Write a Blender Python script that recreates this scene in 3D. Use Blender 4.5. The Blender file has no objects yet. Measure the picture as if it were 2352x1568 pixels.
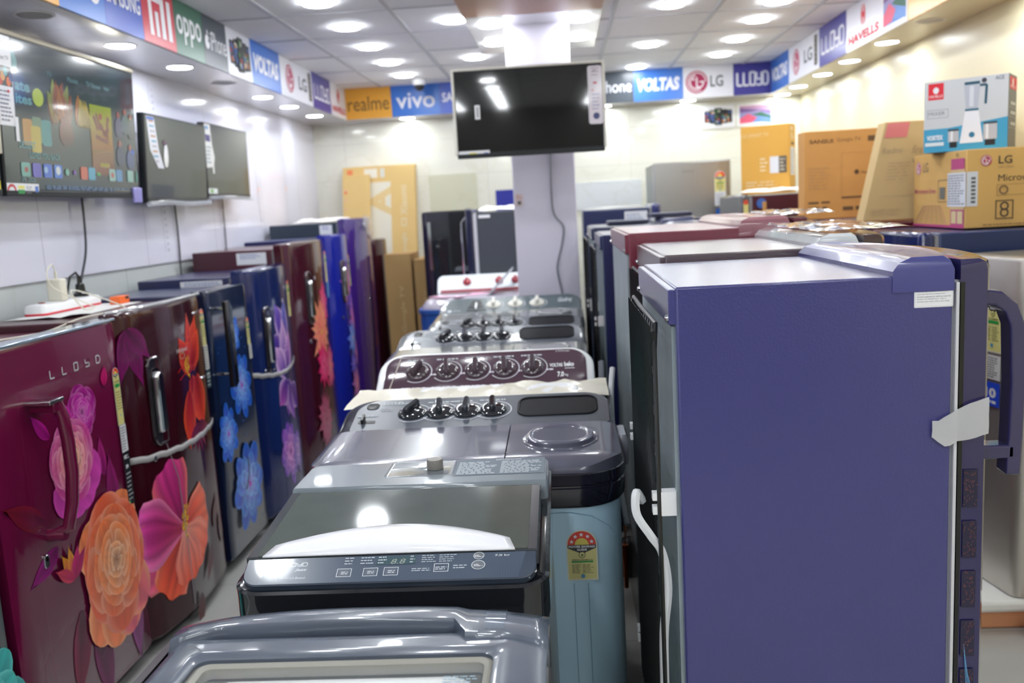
import bpy, bmesh, math, random
from mathutils import Vector, Matrix
from math import sin, cos, pi, radians

SC = bpy.context.scene
COL = SC.collection
# ---------------------------------------------------------------- camera
cd = bpy.data.cameras.new('camera'); cam = bpy.data.objects.new('camera', cd); COL.objects.link(cam)
Rv = Vector((0.99700466, 0.05372548, -0.0556352)); Dv = Vector((-0.0469458, -0.15128096, -0.98737539)); Fv = Vector((-0.06146377, 0.98702971, -0.14830563))
mt = Matrix(((Rv.x, -Dv.x, -Fv.x, 0), (Rv.y, -Dv.y, -Fv.y, 0), (Rv.z, -Dv.z, -Fv.z, 1.55), (0, 0, 0, 1)))
cam.matrix_world = mt
cd.sensor_width = 36; cd.lens = 2047.7 / 2352 * 36; cd.clip_start = .02
cd.dof.use_dof = True; cd.dof.focus_distance = 1.75; cd.dof.aperture_fstop = 3.6
SC.camera = cam
SC.cycles.max_bounces = 7; SC.cycles.transparent_max_bounces = 12
# ---------------------------------------------------------------- world, exposure
w = bpy.data.worlds.new('world'); SC.world = w; w.use_nodes = True
w.node_tree.nodes['Background'].inputs[0].default_value = (.86, .93, 1, 1)
w.node_tree.nodes['Background'].inputs[1].default_value = 1.1
SC.view_settings.view_transform = 'Standard'; SC.view_settings.look = 'None'; SC.view_settings.gamma = 1
SC.view_settings.exposure = 1.6
LAMP = 23.0

def lin(c):
    return tuple(((v / 255) / 12.92 if v / 255 <= .04045 else (((v / 255) + .055) / 1.055) ** 2.4) for v in c[:3]) + (1,)

MATS = {}
def mat(name, col=(200, 200, 200), rough=.5, metal=0, coat=0, bump=0, bscale=200, var=0, vscale=6, trans=0, emit=0, alpha=1, spec=.5, ior=1.45):
    if name in MATS: return MATS[name]
    m = bpy.data.materials.new(name); m.use_nodes = True; nt = m.node_tree; N = nt.nodes; L = nt.links
    b = N['Principled BSDF']; c = lin(col)
    b.inputs['Base Color'].default_value = c; b.inputs['Roughness'].default_value = rough; b.inputs['Metallic'].default_value = metal
    b.inputs['Coat Weight'].default_value = coat; b.inputs['Coat Roughness'].default_value = .22 if name.startswith(('textured_steel', 'leather_steel')) else .04
    b.inputs['Specular IOR Level'].default_value = spec; b.inputs['IOR'].default_value = ior
    b.inputs['Transmission Weight'].default_value = trans; b.inputs['Alpha'].default_value = alpha
    if emit: b.inputs['Emission Color'].default_value = c; b.inputs['Emission Strength'].default_value = emit
    tc = N.new('ShaderNodeTexCoord')
    nz = N.new('ShaderNodeTexNoise'); nz.inputs['Scale'].default_value = vscale; nz.inputs['Detail'].default_value = 4
    L.new(tc.outputs['Object'], nz.inputs['Vector'])
    v = var or .02
    mr = N.new('ShaderNodeMapRange'); mr.inputs['To Min'].default_value = 1 - v; mr.inputs['To Max'].default_value = 1 + v
    L.new(nz.outputs['Fac'], mr.inputs['Value'])
    mx = N.new('ShaderNodeVectorMath'); mx.operation = 'SCALE'; mx.inputs[0].default_value = c[:3]
    L.new(mr.outputs[0], mx.inputs['Scale']); L.new(mx.outputs[0], b.inputs['Base Color'])
    if bump:
        n2 = N.new('ShaderNodeTexNoise'); n2.inputs['Scale'].default_value = bscale; n2.inputs['Detail'].default_value = 3
        L.new(tc.outputs['Object'], n2.inputs['Vector'])
        bp = N.new('ShaderNodeBump'); bp.inputs['Strength'].default_value = bump; bp.inputs['Distance'].default_value = .002
        L.new(n2.outputs['Fac'], bp.inputs['Height']); L.new(bp.outputs[0], b.inputs['Normal'])
    MATS[name] = m
    return m
def printmat(name, rough=.3, emit=0, coat=0):
    if name in MATS: return MATS[name]
    m = bpy.data.materials.new(name); m.use_nodes = True; nt = m.node_tree
    b = nt.nodes['Principled BSDF']; a = nt.nodes.new('ShaderNodeVertexColor'); a.layer_name = 'Col'
    nt.links.new(a.outputs[0], b.inputs['Base Color']); b.inputs['Roughness'].default_value = rough; b.inputs['Coat Weight'].default_value = coat
    b.inputs['Coat Roughness'].default_value = .05
    if emit: nt.links.new(a.outputs[0], b.inputs['Emission Color']); b.inputs['Emission Strength'].default_value = emit
    MATS[name] = m
    return m
PG = printmat('print_gloss', .25, 0, .2); PM = printmat('print_matte', .6); PS = printmat('screen_picture', .12, .1, 1.0)
PL = printmat('lit_display', .2, .9)

# ---------------------------------------------------------------- object helpers
def tag(o, label=None, cat=None, group=None, kind=None):
    if label: o['label'] = label
    if cat: o['category'] = cat
    if group: o['group'] = group
    if kind: o['kind'] = kind
    return o
def thing(name, label, cat, loc=(0, 0, 0), rz=0, group=None):
    o = bpy.data.objects.new(name, None); COL.objects.link(o); o.location = loc; o.rotation_euler = (0, 0, rz); o.empty_display_size = .05
    return tag(o, label, cat, group)
def rootof(p):
    while p is not None and p.parent is not None: p = p.parent
    return p
class MB:
    def __init__(s): s.v = []; s.f = []; s.c = []
    def add(s, vs, fs):
        n = len(s.v); s.v += [Vector(q) for q in vs]; s.f += [[i + n for i in f] for f in fs]; return s
    def box(s, x0, x1, y0, y1, z0, z1):
        return s.add([(x0, y0, z0), (x1, y0, z0), (x1, y1, z0), (x0, y1, z0), (x0, y0, z1), (x1, y0, z1), (x1, y1, z1), (x0, y1, z1)],
                     [(0, 3, 2, 1), (4, 5, 6, 7), (0, 1, 5, 4), (1, 2, 6, 5), (2, 3, 7, 6), (3, 0, 4, 7)])
    def loft(s, rings, top=True, bot=True):
        n = len(rings[0]); vs = [p for r in rings for p in r]; fs = []
        for k in range(len(rings) - 1):
            for i in range(n): fs.append((k * n + i, k * n + (i + 1) % n, (k + 1) * n + (i + 1) % n, (k + 1) * n + i))
        if bot: fs.append(tuple(reversed(range(n))))
        if top: fs.append(tuple((len(rings) - 1) * n + i for i in range(n)))
        return s.add(vs, fs)
    def tube(s, pts, r, n=8, closed=False):
        pts = [Vector(p) for p in pts]; rings = []; prev = None
        for i, p in enumerate(pts):
            a = pts[max(0, i - 1)]; b = pts[min(len(pts) - 1, i + 1)]; t = (b - a).normalized()
            if prev is None:
                u = t.cross(Vector((0, 0, 1)))
                if u.length < .1: u = t.cross(Vector((1, 0, 0)))
            else: u = prev - t * prev.dot(t)
            u.normalize(); w_ = t.cross(u); prev = u
            rr = r[i] if isinstance(r, (list, tuple)) else r
            rings.append([p + (u * cos(2 * pi * k / n) + w_ * sin(2 * pi * k / n)) * rr for k in range(n)])
        return s.loft(rings)
    def lathe(s, prof, P=(0, 0, 0), U=(1, 0, 0), V=(0, 1, 0), n=24, sx=1):
        P = Vector(P); U = Vector(U).normalized(); V = Vector(V).normalized(); Nn = U.cross(V)
        return s.loft([[P + U * (r * sx * cos(2 * pi * k / n)) + V * (r * sin(2 * pi * k / n)) + Nn * h for k in range(n)] for r, h in prof])
    def build(s, name, m, parent=None, local=False, bevel=0, seg=2, smooth=True, label=None, angle=40):
        me = bpy.data.meshes.new(name); vs = s.v
        r = rootof(parent)
        if r is not None and not local:
            c, sn = cos(-r.rotation_euler.z), sin(-r.rotation_euler.z); lx, ly, lz = r.location
            vs = [((v.x - lx) * c - (v.y - ly) * sn, (v.x - lx) * sn + (v.y - ly) * c, v.z - lz) for v in vs]
        me.from_pydata([tuple(v) for v in vs], [], s.f); me.update()
        bm = bmesh.new(); bm.from_mesh(me); bmesh.ops.recalc_face_normals(bm, faces=bm.faces)
        bm.to_mesh(me); bm.free()
        if s.c:
            ca = me.color_attributes.new('Col', 'FLOAT_COLOR', 'POINT')
            for i, c_ in enumerate(s.c): ca.data[i].color = c_
        o = bpy.data.objects.new(name, me); COL.objects.link(o); o.parent = parent
        me.materials.append(m)
        if smooth:
            for p in me.polygons: p.use_smooth = True
            try: me.set_sharp_from_angle(angle=radians(angle))
            except Exception: pass
        if bevel:
            b = o.modifiers.new('bevel', 'BEVEL'); b.width = bevel; b.segments = seg; b.limit_method = 'ANGLE'; b.angle_limit = radians(40); b.harden_normals = False
        if label: o['label'] = label
        return o
def rr(x0, x1, y0, y1, r, z, n=6, off=0):
    """rounded rectangle ring; r is one radius or (x0y0, x1y0, x1y1, x0y1); off>0 grows it; z a number or f(x,y)"""
    if not isinstance(r, (tuple, list)): r = (r,) * 4
    x0 -= off; x1 += off; y0 -= off; y1 += off; r = [max(.0005, q + off) for q in r]
    out = []
    for (cx, cy, q, a0) in ((x0 + r[0], y0 + r[0], r[0], pi), (x1 - r[1], y0 + r[1], r[1], 1.5 * pi), (x1 - r[2], y1 - r[2], r[2], 0), (x0 + r[3], y1 - r[3], r[3], .5 * pi)):
        for k in range(n + 1):
            a = a0 + .5 * pi * k / n; x = cx + q * cos(a); y = cy + q * sin(a)
            out.append(Vector((x, y, z(x, y) if callable(z) else z)))
    return out
def lofted(x0, x1, y0, y1, r, prof, n=6, bot=True, top=True, mb=None):
    mb = mb or MB()
    rings = []
    for off, z in prof: rings.append(rr(x0, x1, y0, y1, r, z, n, off))
    return mb.loft(rings, top, bot)
def framed(mb, P, U, V):
    P = Vector(P); U = Vector(U).normalized(); V = Vector(V).normalized(); W = U.cross(V)
    o = MB(); o.f = mb.f; o.c = mb.c; o.v = [P + U * v.x + V * v.y + W * v.z for v in mb.v]
    return o
def tilt(z0, k, y0):
    return lambda x, y: z0 + k * (y - y0)

# ---------------------------------------------------------------- lettering
_TC = {}
def glyphs(s, bold=0, shear=0):
    key = (s, bold, shear)
    if key in _TC: return _TC[key]
    cu = bpy.data.curves.new('t', 'FONT'); cu.body = s; cu.size = 1; cu.offset = bold; cu.shear = shear; cu.resolution_u = 3
    ob = bpy.data.objects.new('t', cu); COL.objects.link(ob)
    dg = bpy.context.evaluated_depsgraph_get(); me = ob.evaluated_get(dg).to_mesh()
    vs = [(v.co.x, v.co.y) for v in me.vertices]; fs = [tuple(p.vertices) for p in me.polygons]
    ob.evaluated_get(dg).to_mesh_clear(); bpy.data.objects.remove(ob); bpy.data.curves.remove(cu)
    x0 = min(v[0] for v in vs); x1 = max(v[0] for v in vs); y0 = min(v[1] for v in vs); y1 = max(v[1] for v in vs)
    _TC[key] = ([((v[0] - x0) / (x1 - x0), (v[1] - y0) / (y1 - y0)) for v in vs], fs, (x1 - x0) / (y1 - y0))
    return _TC[key]
WHITE = (240, 240, 245); BLACK = (18, 18, 20)
def mixc(a, b, t):
    t = max(0, min(1, t)); return tuple(a[i] + (b[i] - a[i]) * t for i in range(3))
class Art:
    """flat printed artwork lying on a surface, one mesh"""
    def __init__(s, P, U, V, warp=None, eps=.0008, step=.00015):
        s.P = Vector(P); s.U = Vector(U).normalized(); s.V = Vector(V).normalized(); s.N = s.U.cross(s.V); s.warp = warp
        s.mb = MB(); s.l = eps; s.step = step
    def pt(s, u, v):
        return s.P + s.U * u + s.V * v + s.N * (s.l + (s.warp(u, v) if s.warp else 0))
    def raw(s, pts, faces, cols):
        s.mb.add([s.pt(*p) for p in pts], faces)
        s.mb.c += [lin(c) for c in cols] if isinstance(cols, list) else [lin(cols)] * len(pts)
        s.l += s.step; return s
    def poly(s, pts, col): return s.raw(pts, [tuple(range(len(pts)))], col)
    def rect(s, u0, u1, v0, v1, col, n=1, m=1, col2=None):
        pts = []; cols = []
        for j in range(m + 1):
            for i in range(n + 1): pts.append((u0 + (u1 - u0) * i / n, v0 + (v1 - v0) * j / m)); cols.append(mixc(col, col2 or col, j / m))
        fs = [(j * (n + 1) + i, j * (n + 1) + i + 1, (j + 1) * (n + 1) + i + 1, (j + 1) * (n + 1) + i) for j in range(m) for i in range(n)]
        return s.raw(pts, fs, cols)
    def rrect(s, u0, u1, v0, v1, r, col): return s.poly([(p.x, p.y) for p in rr(u0, u1, v0, v1, r, 0, 4)], col)
    def disc(s, u, v, r, col, ry=None, n=24, a0=0, a1=2 * pi):
        ry = ry or r; full = abs(a1 - a0 - 2 * pi) < 1e-4
        return s.poly([(u + r * cos(a0 + (a1 - a0) * k / n), v + ry * sin(a0 + (a1 - a0) * k / n)) for k in range(n if full else n + 1)], col)
    def ring(s, u, v, r0, r1, col, ry=1, a0=0, a1=2 * pi, n=28):
        pts = []; fs = []
        for k in range(n + 1):
            a = a0 + (a1 - a0) * k / n
            pts += [(u + r0 * cos(a), v + r0 * ry * sin(a)), (u + r1 * cos(a), v + r1 * ry * sin(a))]
        for k in range(n): fs.append((2 * k, 2 * k + 1, 2 * k + 3, 2 * k + 2))
        return s.raw(pts, fs, col)
    def line(s, a, b, w_, col):
        a = Vector(a); b = Vector(b); d = (b - a).normalized(); q = Vector((-d.y, d.x)) * w_ / 2
        return s.poly([tuple(a - q), tuple(b - q), tuple(b + q), tuple(a + q)], col)
    def path(s, pts, w_, col):
        for i in range(len(pts) - 1): s.line(pts[i], pts[i + 1], w_, col); s.l -= s.step
        s.l += s.step
    def frame(s, u0, u1, v0, v1, w_, col):
        for q in ((u0, u1, v0, v0 + w_), (u0, u1, v1 - w_, v1), (u0, u0 + w_, v0, v1), (u1 - w_, u1, v0, v1)): s.rect(*q, col); s.l -= s.step
        s.l += s.step
    def text(s, t, u, v, h, col, w_=None, al='l', bold=0, shear=0, rot=0, mx=False):
        vs, fs, asp = glyphs(t, bold, shear); w_ = w_ or asp * h
        o = {'l': 0, 'c': -.5, 'r': -1}[al] * w_; c, sn = cos(rot), sin(rot)
        pts = []
        for a, b in vs:
            x = o + a * w_; y = b * h
            pts.append((u + x * c - y * sn, v + x * sn + y * c))
        return s.raw(pts, fs, col)
    def lines(s, u0, u1, v0, v1, n, col, seed=1, fill=.45, wd=.012):
        """rows of print too small to read"""
        rnd = random.Random(seed); dv = (v1 - v0) / n; L = s.l
        for i in range(n):
            x = u0; y = v1 - dv * (i + 1) + dv * (1 - fill) / 2; end = u1 - (u1 - u0) * rnd.random() * .35
            while x < end:
                w_ = wd * rnd.uniform(.5, 1.5); s.rect(x, min(x + w_, end), y, y + dv * fill, col); s.l = L; x += w_ * 1.25
        s.l += s.step
    def petal(s, cx, cy, ang, Ln, W, cb, ct, edge=None, shape='r', nt=7, ns=6, curl=0, wob=.05, seed=0, streak=.07, sq=1):
        pts = []; cols = []; edge = edge or ct
        for j in range(nt + 1):
            t = sin(.5 * pi * j / nt) if shape == 'w' else j / nt
            if shape == 'r': wd = max(.0, sin(pi * (t * .86 + .1))) ** .6
            elif shape == 'w': wd = (t / .62) ** .75 if t < .62 else math.sqrt(max(0, 1 - ((t - .62) / .385) ** 2))
            elif shape == 'p': wd = (sin(pi * (t * .93 + .05)) ** .9) * (1 - .35 * t)
            elif shape == 's': wd = sin(pi * (t * .9 + .08)) ** .8
            else: wd = .12 + .88 * sin(pi * .5 * min(1, t * 1.25)) ** 1.2
            wd *= 1 + wob * sin(9 * t + seed)
            for i in range(ns + 1):
                q = 2 * i / ns - 1
                x = q * W * wd + curl * Ln * t * t; y = t * Ln * (1 - .10 * q * q * {'w': 0, 'f': 1.6}.get(shape, 1)) + (wob * .5 * Ln * sin(7 * q + seed) if j == nt and shape == 'f' else 0)
                c = mixc(cb, ct, t); c = mixc(c, edge, abs(q) ** 3 * .8)
                k = 1 + streak * sin(q * 13 + seed * 3) + streak * .6 * sin(5 * t + seed)
                cols.append(tuple(max(0, min(255, z * k)) for z in c))
                pts.append((cx + (x * cos(ang) - y * sin(ang)), cy + (x * sin(ang) + y * cos(ang)) * sq))
        fs = [(j * (ns + 1) + i, j * (ns + 1) + i + 1, (j + 1) * (ns + 1) + i + 1, (j + 1) * (ns + 1) + i) for j in range(nt) for i in range(ns)]
        return s.raw(pts, fs, cols)
    def cut(s, name):
        s.done = getattr(s, 'done', []) + [(name, s.mb)]; s.mb = MB()
    def build(s, name, parent, m=None, label=None, local=False):
        for nm, mb in getattr(s, 'done', []):
            if mb.v: mb.build(nm, m or PG, parent, smooth=False, local=local)
        if not s.mb.v: return None
        return s.mb.build(name, m or PG, parent, smooth=False, label=label, local=local)
def rose(a, u, v, R, outer, mid, inner, seed=1, sq=1.0):
    rnd = random.Random(seed); n0 = 0
    for k, (n, ln, wd) in enumerate(((6, 1.0, .52), (6, .84, .46), (5, .68, .42), (5, .53, .34), (4, .40, .28), (4, .28, .2), (3, .17, .14))):
        t = k / 6; c0 = mixc(mixc(outer, mid, t * 2), inner, t * 2 - 1) if t > .5 else mixc(outer, mid, t * 2); dk = tuple(q * .5 for q in mixc(c0, outer, .5))
        for i in range(n):
            an = 2 * pi * (i + rnd.random() * .4) / n + k * .55; off = .05 * R * (1 - t)
            a.petal(u - sin(an + 1) * off, v + cos(an + 1) * off * sq, an, ln * R * rnd.uniform(.92, 1.06), wd * R * rnd.uniform(.92, 1.12), dk, c0, mixc(c0, (255, 240, 232), .4), 'w', nt=9, ns=8, seed=rnd.random() * 9, curl=rnd.uniform(-.1, .1), streak=.04, wob=.025, sq=sq)
    for q in (.05, .09, .13): a.ring(u + .01 * R, v + .01 * R, (q - .012) * R, q * R, tuple(z * .72 for z in inner), a0=q * 30, a1=q * 30 + 3.6)
def lotus(a, u, v, R, outer, inner, heart, seed=1, sq=1.0, shape='w', n=8, fat=.27):
    rnd = random.Random(seed)
    for k, (m, ln, wd) in enumerate(((n, 1, fat), (n - 1, .8, fat * .9), (n - 2, .58, fat * .75), (5, .34, fat * .5))):
        for i in range(m):
            an = 2 * pi * (i + .5 * k + rnd.random() * .2) / m
            c = mixc(outer, inner, k / 3)
            a.petal(u, v, an, ln * R * rnd.uniform(.85, 1.08), wd * R, mixc(c, heart, .65), c, mixc(c, (255, 255, 255), .22), shape, wob=.02, seed=rnd.random() * 9, curl=rnd.uniform(-.08, .08), sq=sq)
    a.disc(u, v, R * .07, heart, R * .07 * sq)
def stamens(a, u, v, dx, dy, n, R, col, seed=3):
    rnd = random.Random(seed); L = a.l
    for i in range(n):
        t = rnd.random(); a.disc(u + dx * t + rnd.uniform(-R, R), v + dy * t + rnd.uniform(-R, R), R * .32, mixc(col, (150, 60, 0), rnd.random() * .6), n=7); a.l = L + .00002 * i
def star(a, u, v, r, col):
    a.raw([(u, v)] + [(u + (r if k % 2 == 0 else r * .42) * sin(k * pi / 5), v + (r if k % 2 == 0 else r * .42) * cos(k * pi / 5)) for k in range(10)], [(0, k + 1, (k + 1) % 10 + 1) for k in range(10)], col)
def energy(a, u, v, w_, h, stars=5, below=0, dark=0):
    """arched power saving label; v is the top"""
    r = w_ / 2; a.rrect(u, u + w_, v - h, v, (.002, .002, r * .95, r * .95), (225, 225, 205))
    c = u + r; cy = v - r; a.rect(u + w_ * .04, u + w_ * .96, v - h + w_ * .04, cy - w_ * .02, (222, 214, 140))
    a.disc(c, cy, r * .92, (222, 50, 35), a0=0, a1=pi); a.disc(c, cy, r * .45, (222, 200, 90), a0=0, a1=pi)
    for k in range(stars): an = pi * (k + .5) / 5; star(a, c - r * .68 * cos(an), cy + r * .68 * sin(an), r * .15, WHITE)
    a.poly([(u + w_ * .04, cy), (u + w_ * .04, cy - r * .22), (c, cy - r * .62), (u + w_ * .96, cy - r * .22), (u + w_ * .96, cy)], (25, 25, 25))
    a.text('POWER SAVINGS', c, cy - r * .2, r * .15, WHITE, w_=w_ * .85, al='c', bold=.03); a.text('GUIDE', c, cy - r * .4, r * .14, WHITE, w_=w_ * .32, al='c', bold=.03)
    a.disc(c, cy - r * .68, r * .22, (25, 25, 25)); a.disc(c, cy - r * .68, r * .18, (225, 215, 150)); a.disc(c, cy - r * .7, r * .09, (90, 120, 50))
    hb = h - r - r * .9
    if hb > 0:
        y = v - r - r * .95
        a.text('ENERGY CONSUMPTION', c, y - hb * .07, hb * .05, (60, 60, 40), w_=w_ * .66, al='c', bold=.02)
        a.rect(c - w_ * .35, c + w_ * .35, y - hb * .17, y - hb * .09, (40, 150, 70))
        a.lines(c - w_ * .34, c - w_ * .04, y - hb * .66, y - hb * .24, 7, (95, 90, 60), 3, .35, w_ * .09); a.lines(c, c + w_ * .36, y - hb * .66, y - hb * .24, 7, (95, 90, 60), 5, .35, w_ * .09)
        a.disc(c, y - hb * .78, w_ * .07, (70, 150, 190))
def lglogo(a, u, v, r, col=(176, 34, 84), wh=WHITE):
    a.disc(u, v, r, col); a.ring(u, v, r * .78, r * .86, wh, a0=.0, a1=5.2)
    a.rect(u - r * .06, u + r * .06, v - r * .4, v + r * .42, wh); a.rect(u - r * .06, u + r * .3, v - r * .5, v - r * .38, wh)
    a.ring(u, v, r * .55, r * .66, wh, a0=pi * .55, a1=pi * 1.98); a.rect(u + r * .25, u + r * .66, v - r * .05, v + r * .06, wh); a.disc(u - r * .3, v + r * .25, r * .1, wh)
def lloyd(a, u, v, w_, h, col, t=None):
    """the wide stroke lettering L L O Y D"""
    t = t or h * .16; n = 5; cw = w_ / n
    for i, ch in enumerate('LLOYD'):
        x = u + i * cw; e = x + cw * .78
        if ch == 'L': P = [(x, v + h), (x, v), (e, v)]
        elif ch == 'O': P = [(x, v), (x, v + h), (e, v + h), (e, v), (x, v)]
        elif ch == 'Y': P = [(x, v + h), (x, v + h * .45), (e, v + h * .45), (e, v + h)]; a.path([(e, v + h * .45), (e, v), (x, v)], t, col)
        else: P = [(x, v), (x, v + h), (e - cw * .15, v + h), (e, v + h * .8), (e, v + h * .2), (e - cw * .15, v), (x, v)]
        a.path(P, t, col)

# ---------------------------------------------------------------- common materials
chrome = mat('chrome', (215, 218, 222), .08, 1); blackp = mat('black_plastic', (22, 23, 26), .25, coat=.3); rubber = mat('grey_gasket', (150, 150, 155), .5)
whitep = mat('white_plastic', (235, 236, 238), .3, coat=.3); cardb = mat('cardboard', (205, 160, 98), .8, var=.06, bump=.3, bscale=60)
cardl = mat('pale_cardboard', (208, 180, 130), .8, var=.05, bump=.3, bscale=60); carda = mat('amber_cardboard', (216, 165, 75), .75, var=.05)
galv = mat('galvanised_sheet', (185, 200, 205), .38, .7, var=.3, vscale=9, bump=.25, bscale=30); wire = mat('black_wire', (26, 28, 30), .3, coat=.4)
cable = mat('dark_cable', (60, 62, 72), .5); steel = mat('brushed_steel', (172, 172, 170), .3, .9, var=.05, vscale=3)
film = mat('clear_wrap', (235, 238, 242), .12, alpha=.42, coat=.8, bump=.9, bscale=14, var=.1); tape = mat('packing_tape', (205, 205, 208), .4, alpha=.78, bump=.6, bscale=40)
foam = mat('white_foam', (238, 238, 235), .8, bump=.5, bscale=80); copper = mat('copper', (190, 105, 60), .3, 1)
# ================================================================ the room
XL, XR, YB, YF, ZC, ZS = -2.13, 2.06, 7.87, -3.6, 2.6, 2.35
def gridmat(name, col, line, sx, sy, ax, rough, lw=.004, var=.02, coat=0, off=(0, 0), vein=None):
    m = mat(name, col, rough, coat=coat, var=var); nt = m.node_tree; N = nt.nodes; L = nt.links; b = N['Principled BSDF']
    g = N.new('ShaderNodeNewGeometry'); sp = N.new('ShaderNodeSeparateXYZ'); L.new(g.outputs['Position'], sp.inputs[0]); fac = None
    for k, (a, s_) in enumerate(zip(ax, (sx, sy))):
        if not s_: continue
        q = N.new('ShaderNodeMath'); q.operation = 'ADD'; q.inputs[1].default_value = off[k] + 50 * s_; L.new(sp.outputs['XYZ'.index(a)], q.inputs[0])
        p = N.new('ShaderNodeMath'); p.operation = 'MODULO'; p.inputs[1].default_value = s_; L.new(q.outputs[0], p.inputs[0])
        c = N.new('ShaderNodeMath'); c.operation = 'LESS_THAN'; c.inputs[1].default_value = lw; L.new(p.outputs[0], c.inputs[0])
        if fac is None: fac = c
        else:
            mxx = N.new('ShaderNodeMath'); mxx.operation = 'MAXIMUM'; L.new(fac.outputs[0], mxx.inputs[0]); L.new(c.outputs[0], mxx.inputs[1]); fac = mxx
    src = b.inputs['Base Color'].links[0].from_socket
    if vein:
        nz = N.new('ShaderNodeTexNoise'); nz.inputs['Scale'].default_value = .7; nz.inputs['Detail'].default_value = 8; nz.inputs['Distortion'].default_value = 2.2
        L.new(g.outputs['Position'], nz.inputs['Vector']); cr = N.new('ShaderNodeValToRGB'); cr.color_ramp.elements[0].position = .49; cr.color_ramp.elements[0].color = (0, 0, 0, 1)
        e = cr.color_ramp.elements.new(.505); e.color = (1, 1, 1, 1); cr.color_ramp.elements[2].position = .52; cr.color_ramp.elements[2].color = (0, 0, 0, 1); L.new(nz.outputs['Fac'], cr.inputs[0])
        vm = N.new('ShaderNodeMath'); vm.operation = 'MULTIPLY'; vm.inputs[1].default_value = .14; L.new(cr.outputs[0], vm.inputs[0])
        mv = N.new('ShaderNodeMix'); mv.data_type = 'RGBA'; mv.inputs[7].default_value = lin(vein); L.new(src, mv.inputs[6]); L.new(vm.outputs[0], mv.inputs[0]); src = mv.outputs[2]
    mx = N.new('ShaderNodeMix'); mx.data_type = 'RGBA'; mx.inputs[7].default_value = lin(line); L.new(src, mx.inputs[6]); L.new(fac.outputs[0], mx.inputs[0]); L.new(mx.outputs[2], b.inputs['Base Color'])
    return m
def struct(mb, name, m, **k):
    o = mb.build(name, m, None, **k); o['kind'] = 'structure'; return o
M_floor = gridmat('floor_tile', (178, 178, 174), (140, 140, 138), .6, .6, 'XY', .28, .004, .05)
struct(MB().box(XL, XR, YF, YB, -.1, 0), 'floor', M_floor, smooth=False)
M_ceil = mat('ceiling_tile', (244, 245, 248), .75, bump=.3, bscale=90)
struct(MB().box(XL, XR, YF, YB, ZC, ZC + .1), 'ceiling', M_ceil, smooth=False)
M_left = gridmat('left_panel', (228, 228, 242), (150, 150, 165), .93, 0, 'YZ', .14, .003, .015, coat=.5, off=(.15, 0))
M_ltile = gridmat('left_tile', (200, 206, 206), (150, 155, 155), .61, 0, 'YZ', .25, .004, .04, vein=(165, 165, 158))
M_back = gridmat('back_tile', (232, 231, 218), (200, 200, 190), .62, .31, 'XZ', .14, .003, .02, coat=.4, vein=(196, 182, 140))
M_right = mat('right_wall_paint', (226, 217, 182), .32, var=.02)
struct(MB().box(XL - .1, XL, YF, YB, 1.36, ZC), 'wall_left', M_left, smooth=False)
struct(MB().box(XL - .1, XL - .012, YF, YB, 0, 1.36), 'wall_left', M_ltile, smooth=False)
struct(MB().box(XL - .1, XR + .1, YB, YB + .1, 0, ZC), 'wall_back', M_back, smooth=False)
struct(MB().box(XR, XR + .1, YF, YB, 0, ZC), 'wall_right', M_right, smooth=False)
struct(MB().box(XL - .1, XR + .1, YF - .1, YF, 0, ZC), 'wall_front', mat('front_wall', (104, 98, 94), .6), smooth=False)
# soffits carrying the sign band
M_sofL = gridmat('soffit_panel', (214, 214, 222), (165, 165, 175), .9, 0, 'YZ', .16, .003, .02, coat=.3)
M_sofR = mat('soffit_board', (208, 198, 172), .3)
struct(MB().box(XL, -1.765, YF, YB, ZS, ZC - .001), 'trim_1', M_sofL, smooth=False)
struct(MB().box(1.765, XR, YF, YB, ZS, ZC - .001), 'trim_2', M_sofR, smooth=False)
struct(MB().box(-1.765, 1.765, 7.585, YB, ZS, ZC - .001), 'trim_3', M_sofL, smooth=False)
tb = MB()
for x in (-1.44, -.836, -.246, .344, .934, 1.53): tb.box(x - .012, x + .012, YF, 7.57, ZC - .006, ZC + .001)
y = 7.3
while y > YF: tb.box(-1.765, 1.765, y - .006, y + .006, ZC - .004, ZC + .001); y -= .63
struct(tb, 'trim_4', mat('ceiling_bar', (196, 199, 206), .45), smooth=False)
# pillar and the board around its head
M_pil = mat('pillar_panel', (214, 210, 226), .3, var=.015)
struct(MB().box(-.272, .092, 5.27, 5.62, 0, 2.575), 'wall_pillar', M_pil, bevel=.004)
struct(MB().box(-.475, .27, 5.0, 6.15, 2.572, 2.599), 'trim_5', mat('pillar_head_board', (226, 226, 232), .15, coat=.4), smooth=False)
struct(MB().box(-.475, .27, 4.2, 4.995, 2.572, 2.599), 'trim_6', mat('brown_laminate', (176, 122, 92), .4, var=.08), smooth=False)
for i, (y_, z0_, z1_, c_) in enumerate(((4.74, 1.42, 2.3, (150, 156, 172)), (6.3, 1.5, 2.25, (178, 178, 188)), (6.95, 1.5, 2.3, (178, 178, 188)))):
    tt = thing('printed_film_strip', 'narrow strip of printed protective film on the left wall, %s from the back corner' % ('third', 'second', 'first')[i], 'film strip', (XL, y_, z0_))
    a = Art((XL, y_ - .03, z0_), (0, 1, 0), (0, 0, 1)); h_ = z1_ - z0_; a.rect(0, .004, 0, h_, c_); rn = random.Random(i)
    for k in range(26): zz = h_ * k / 26; a.rect(.03, .045, zz, zz + .012 * rn.random() + .004, c_); a.l -= a.step
    for k in range(2): a.ring(.045, h_ * (.35 + .4 * k), .018, .026, (236, 170, 140), a0=.5, a1=4)
    a.build('print', tt, PM)
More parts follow.
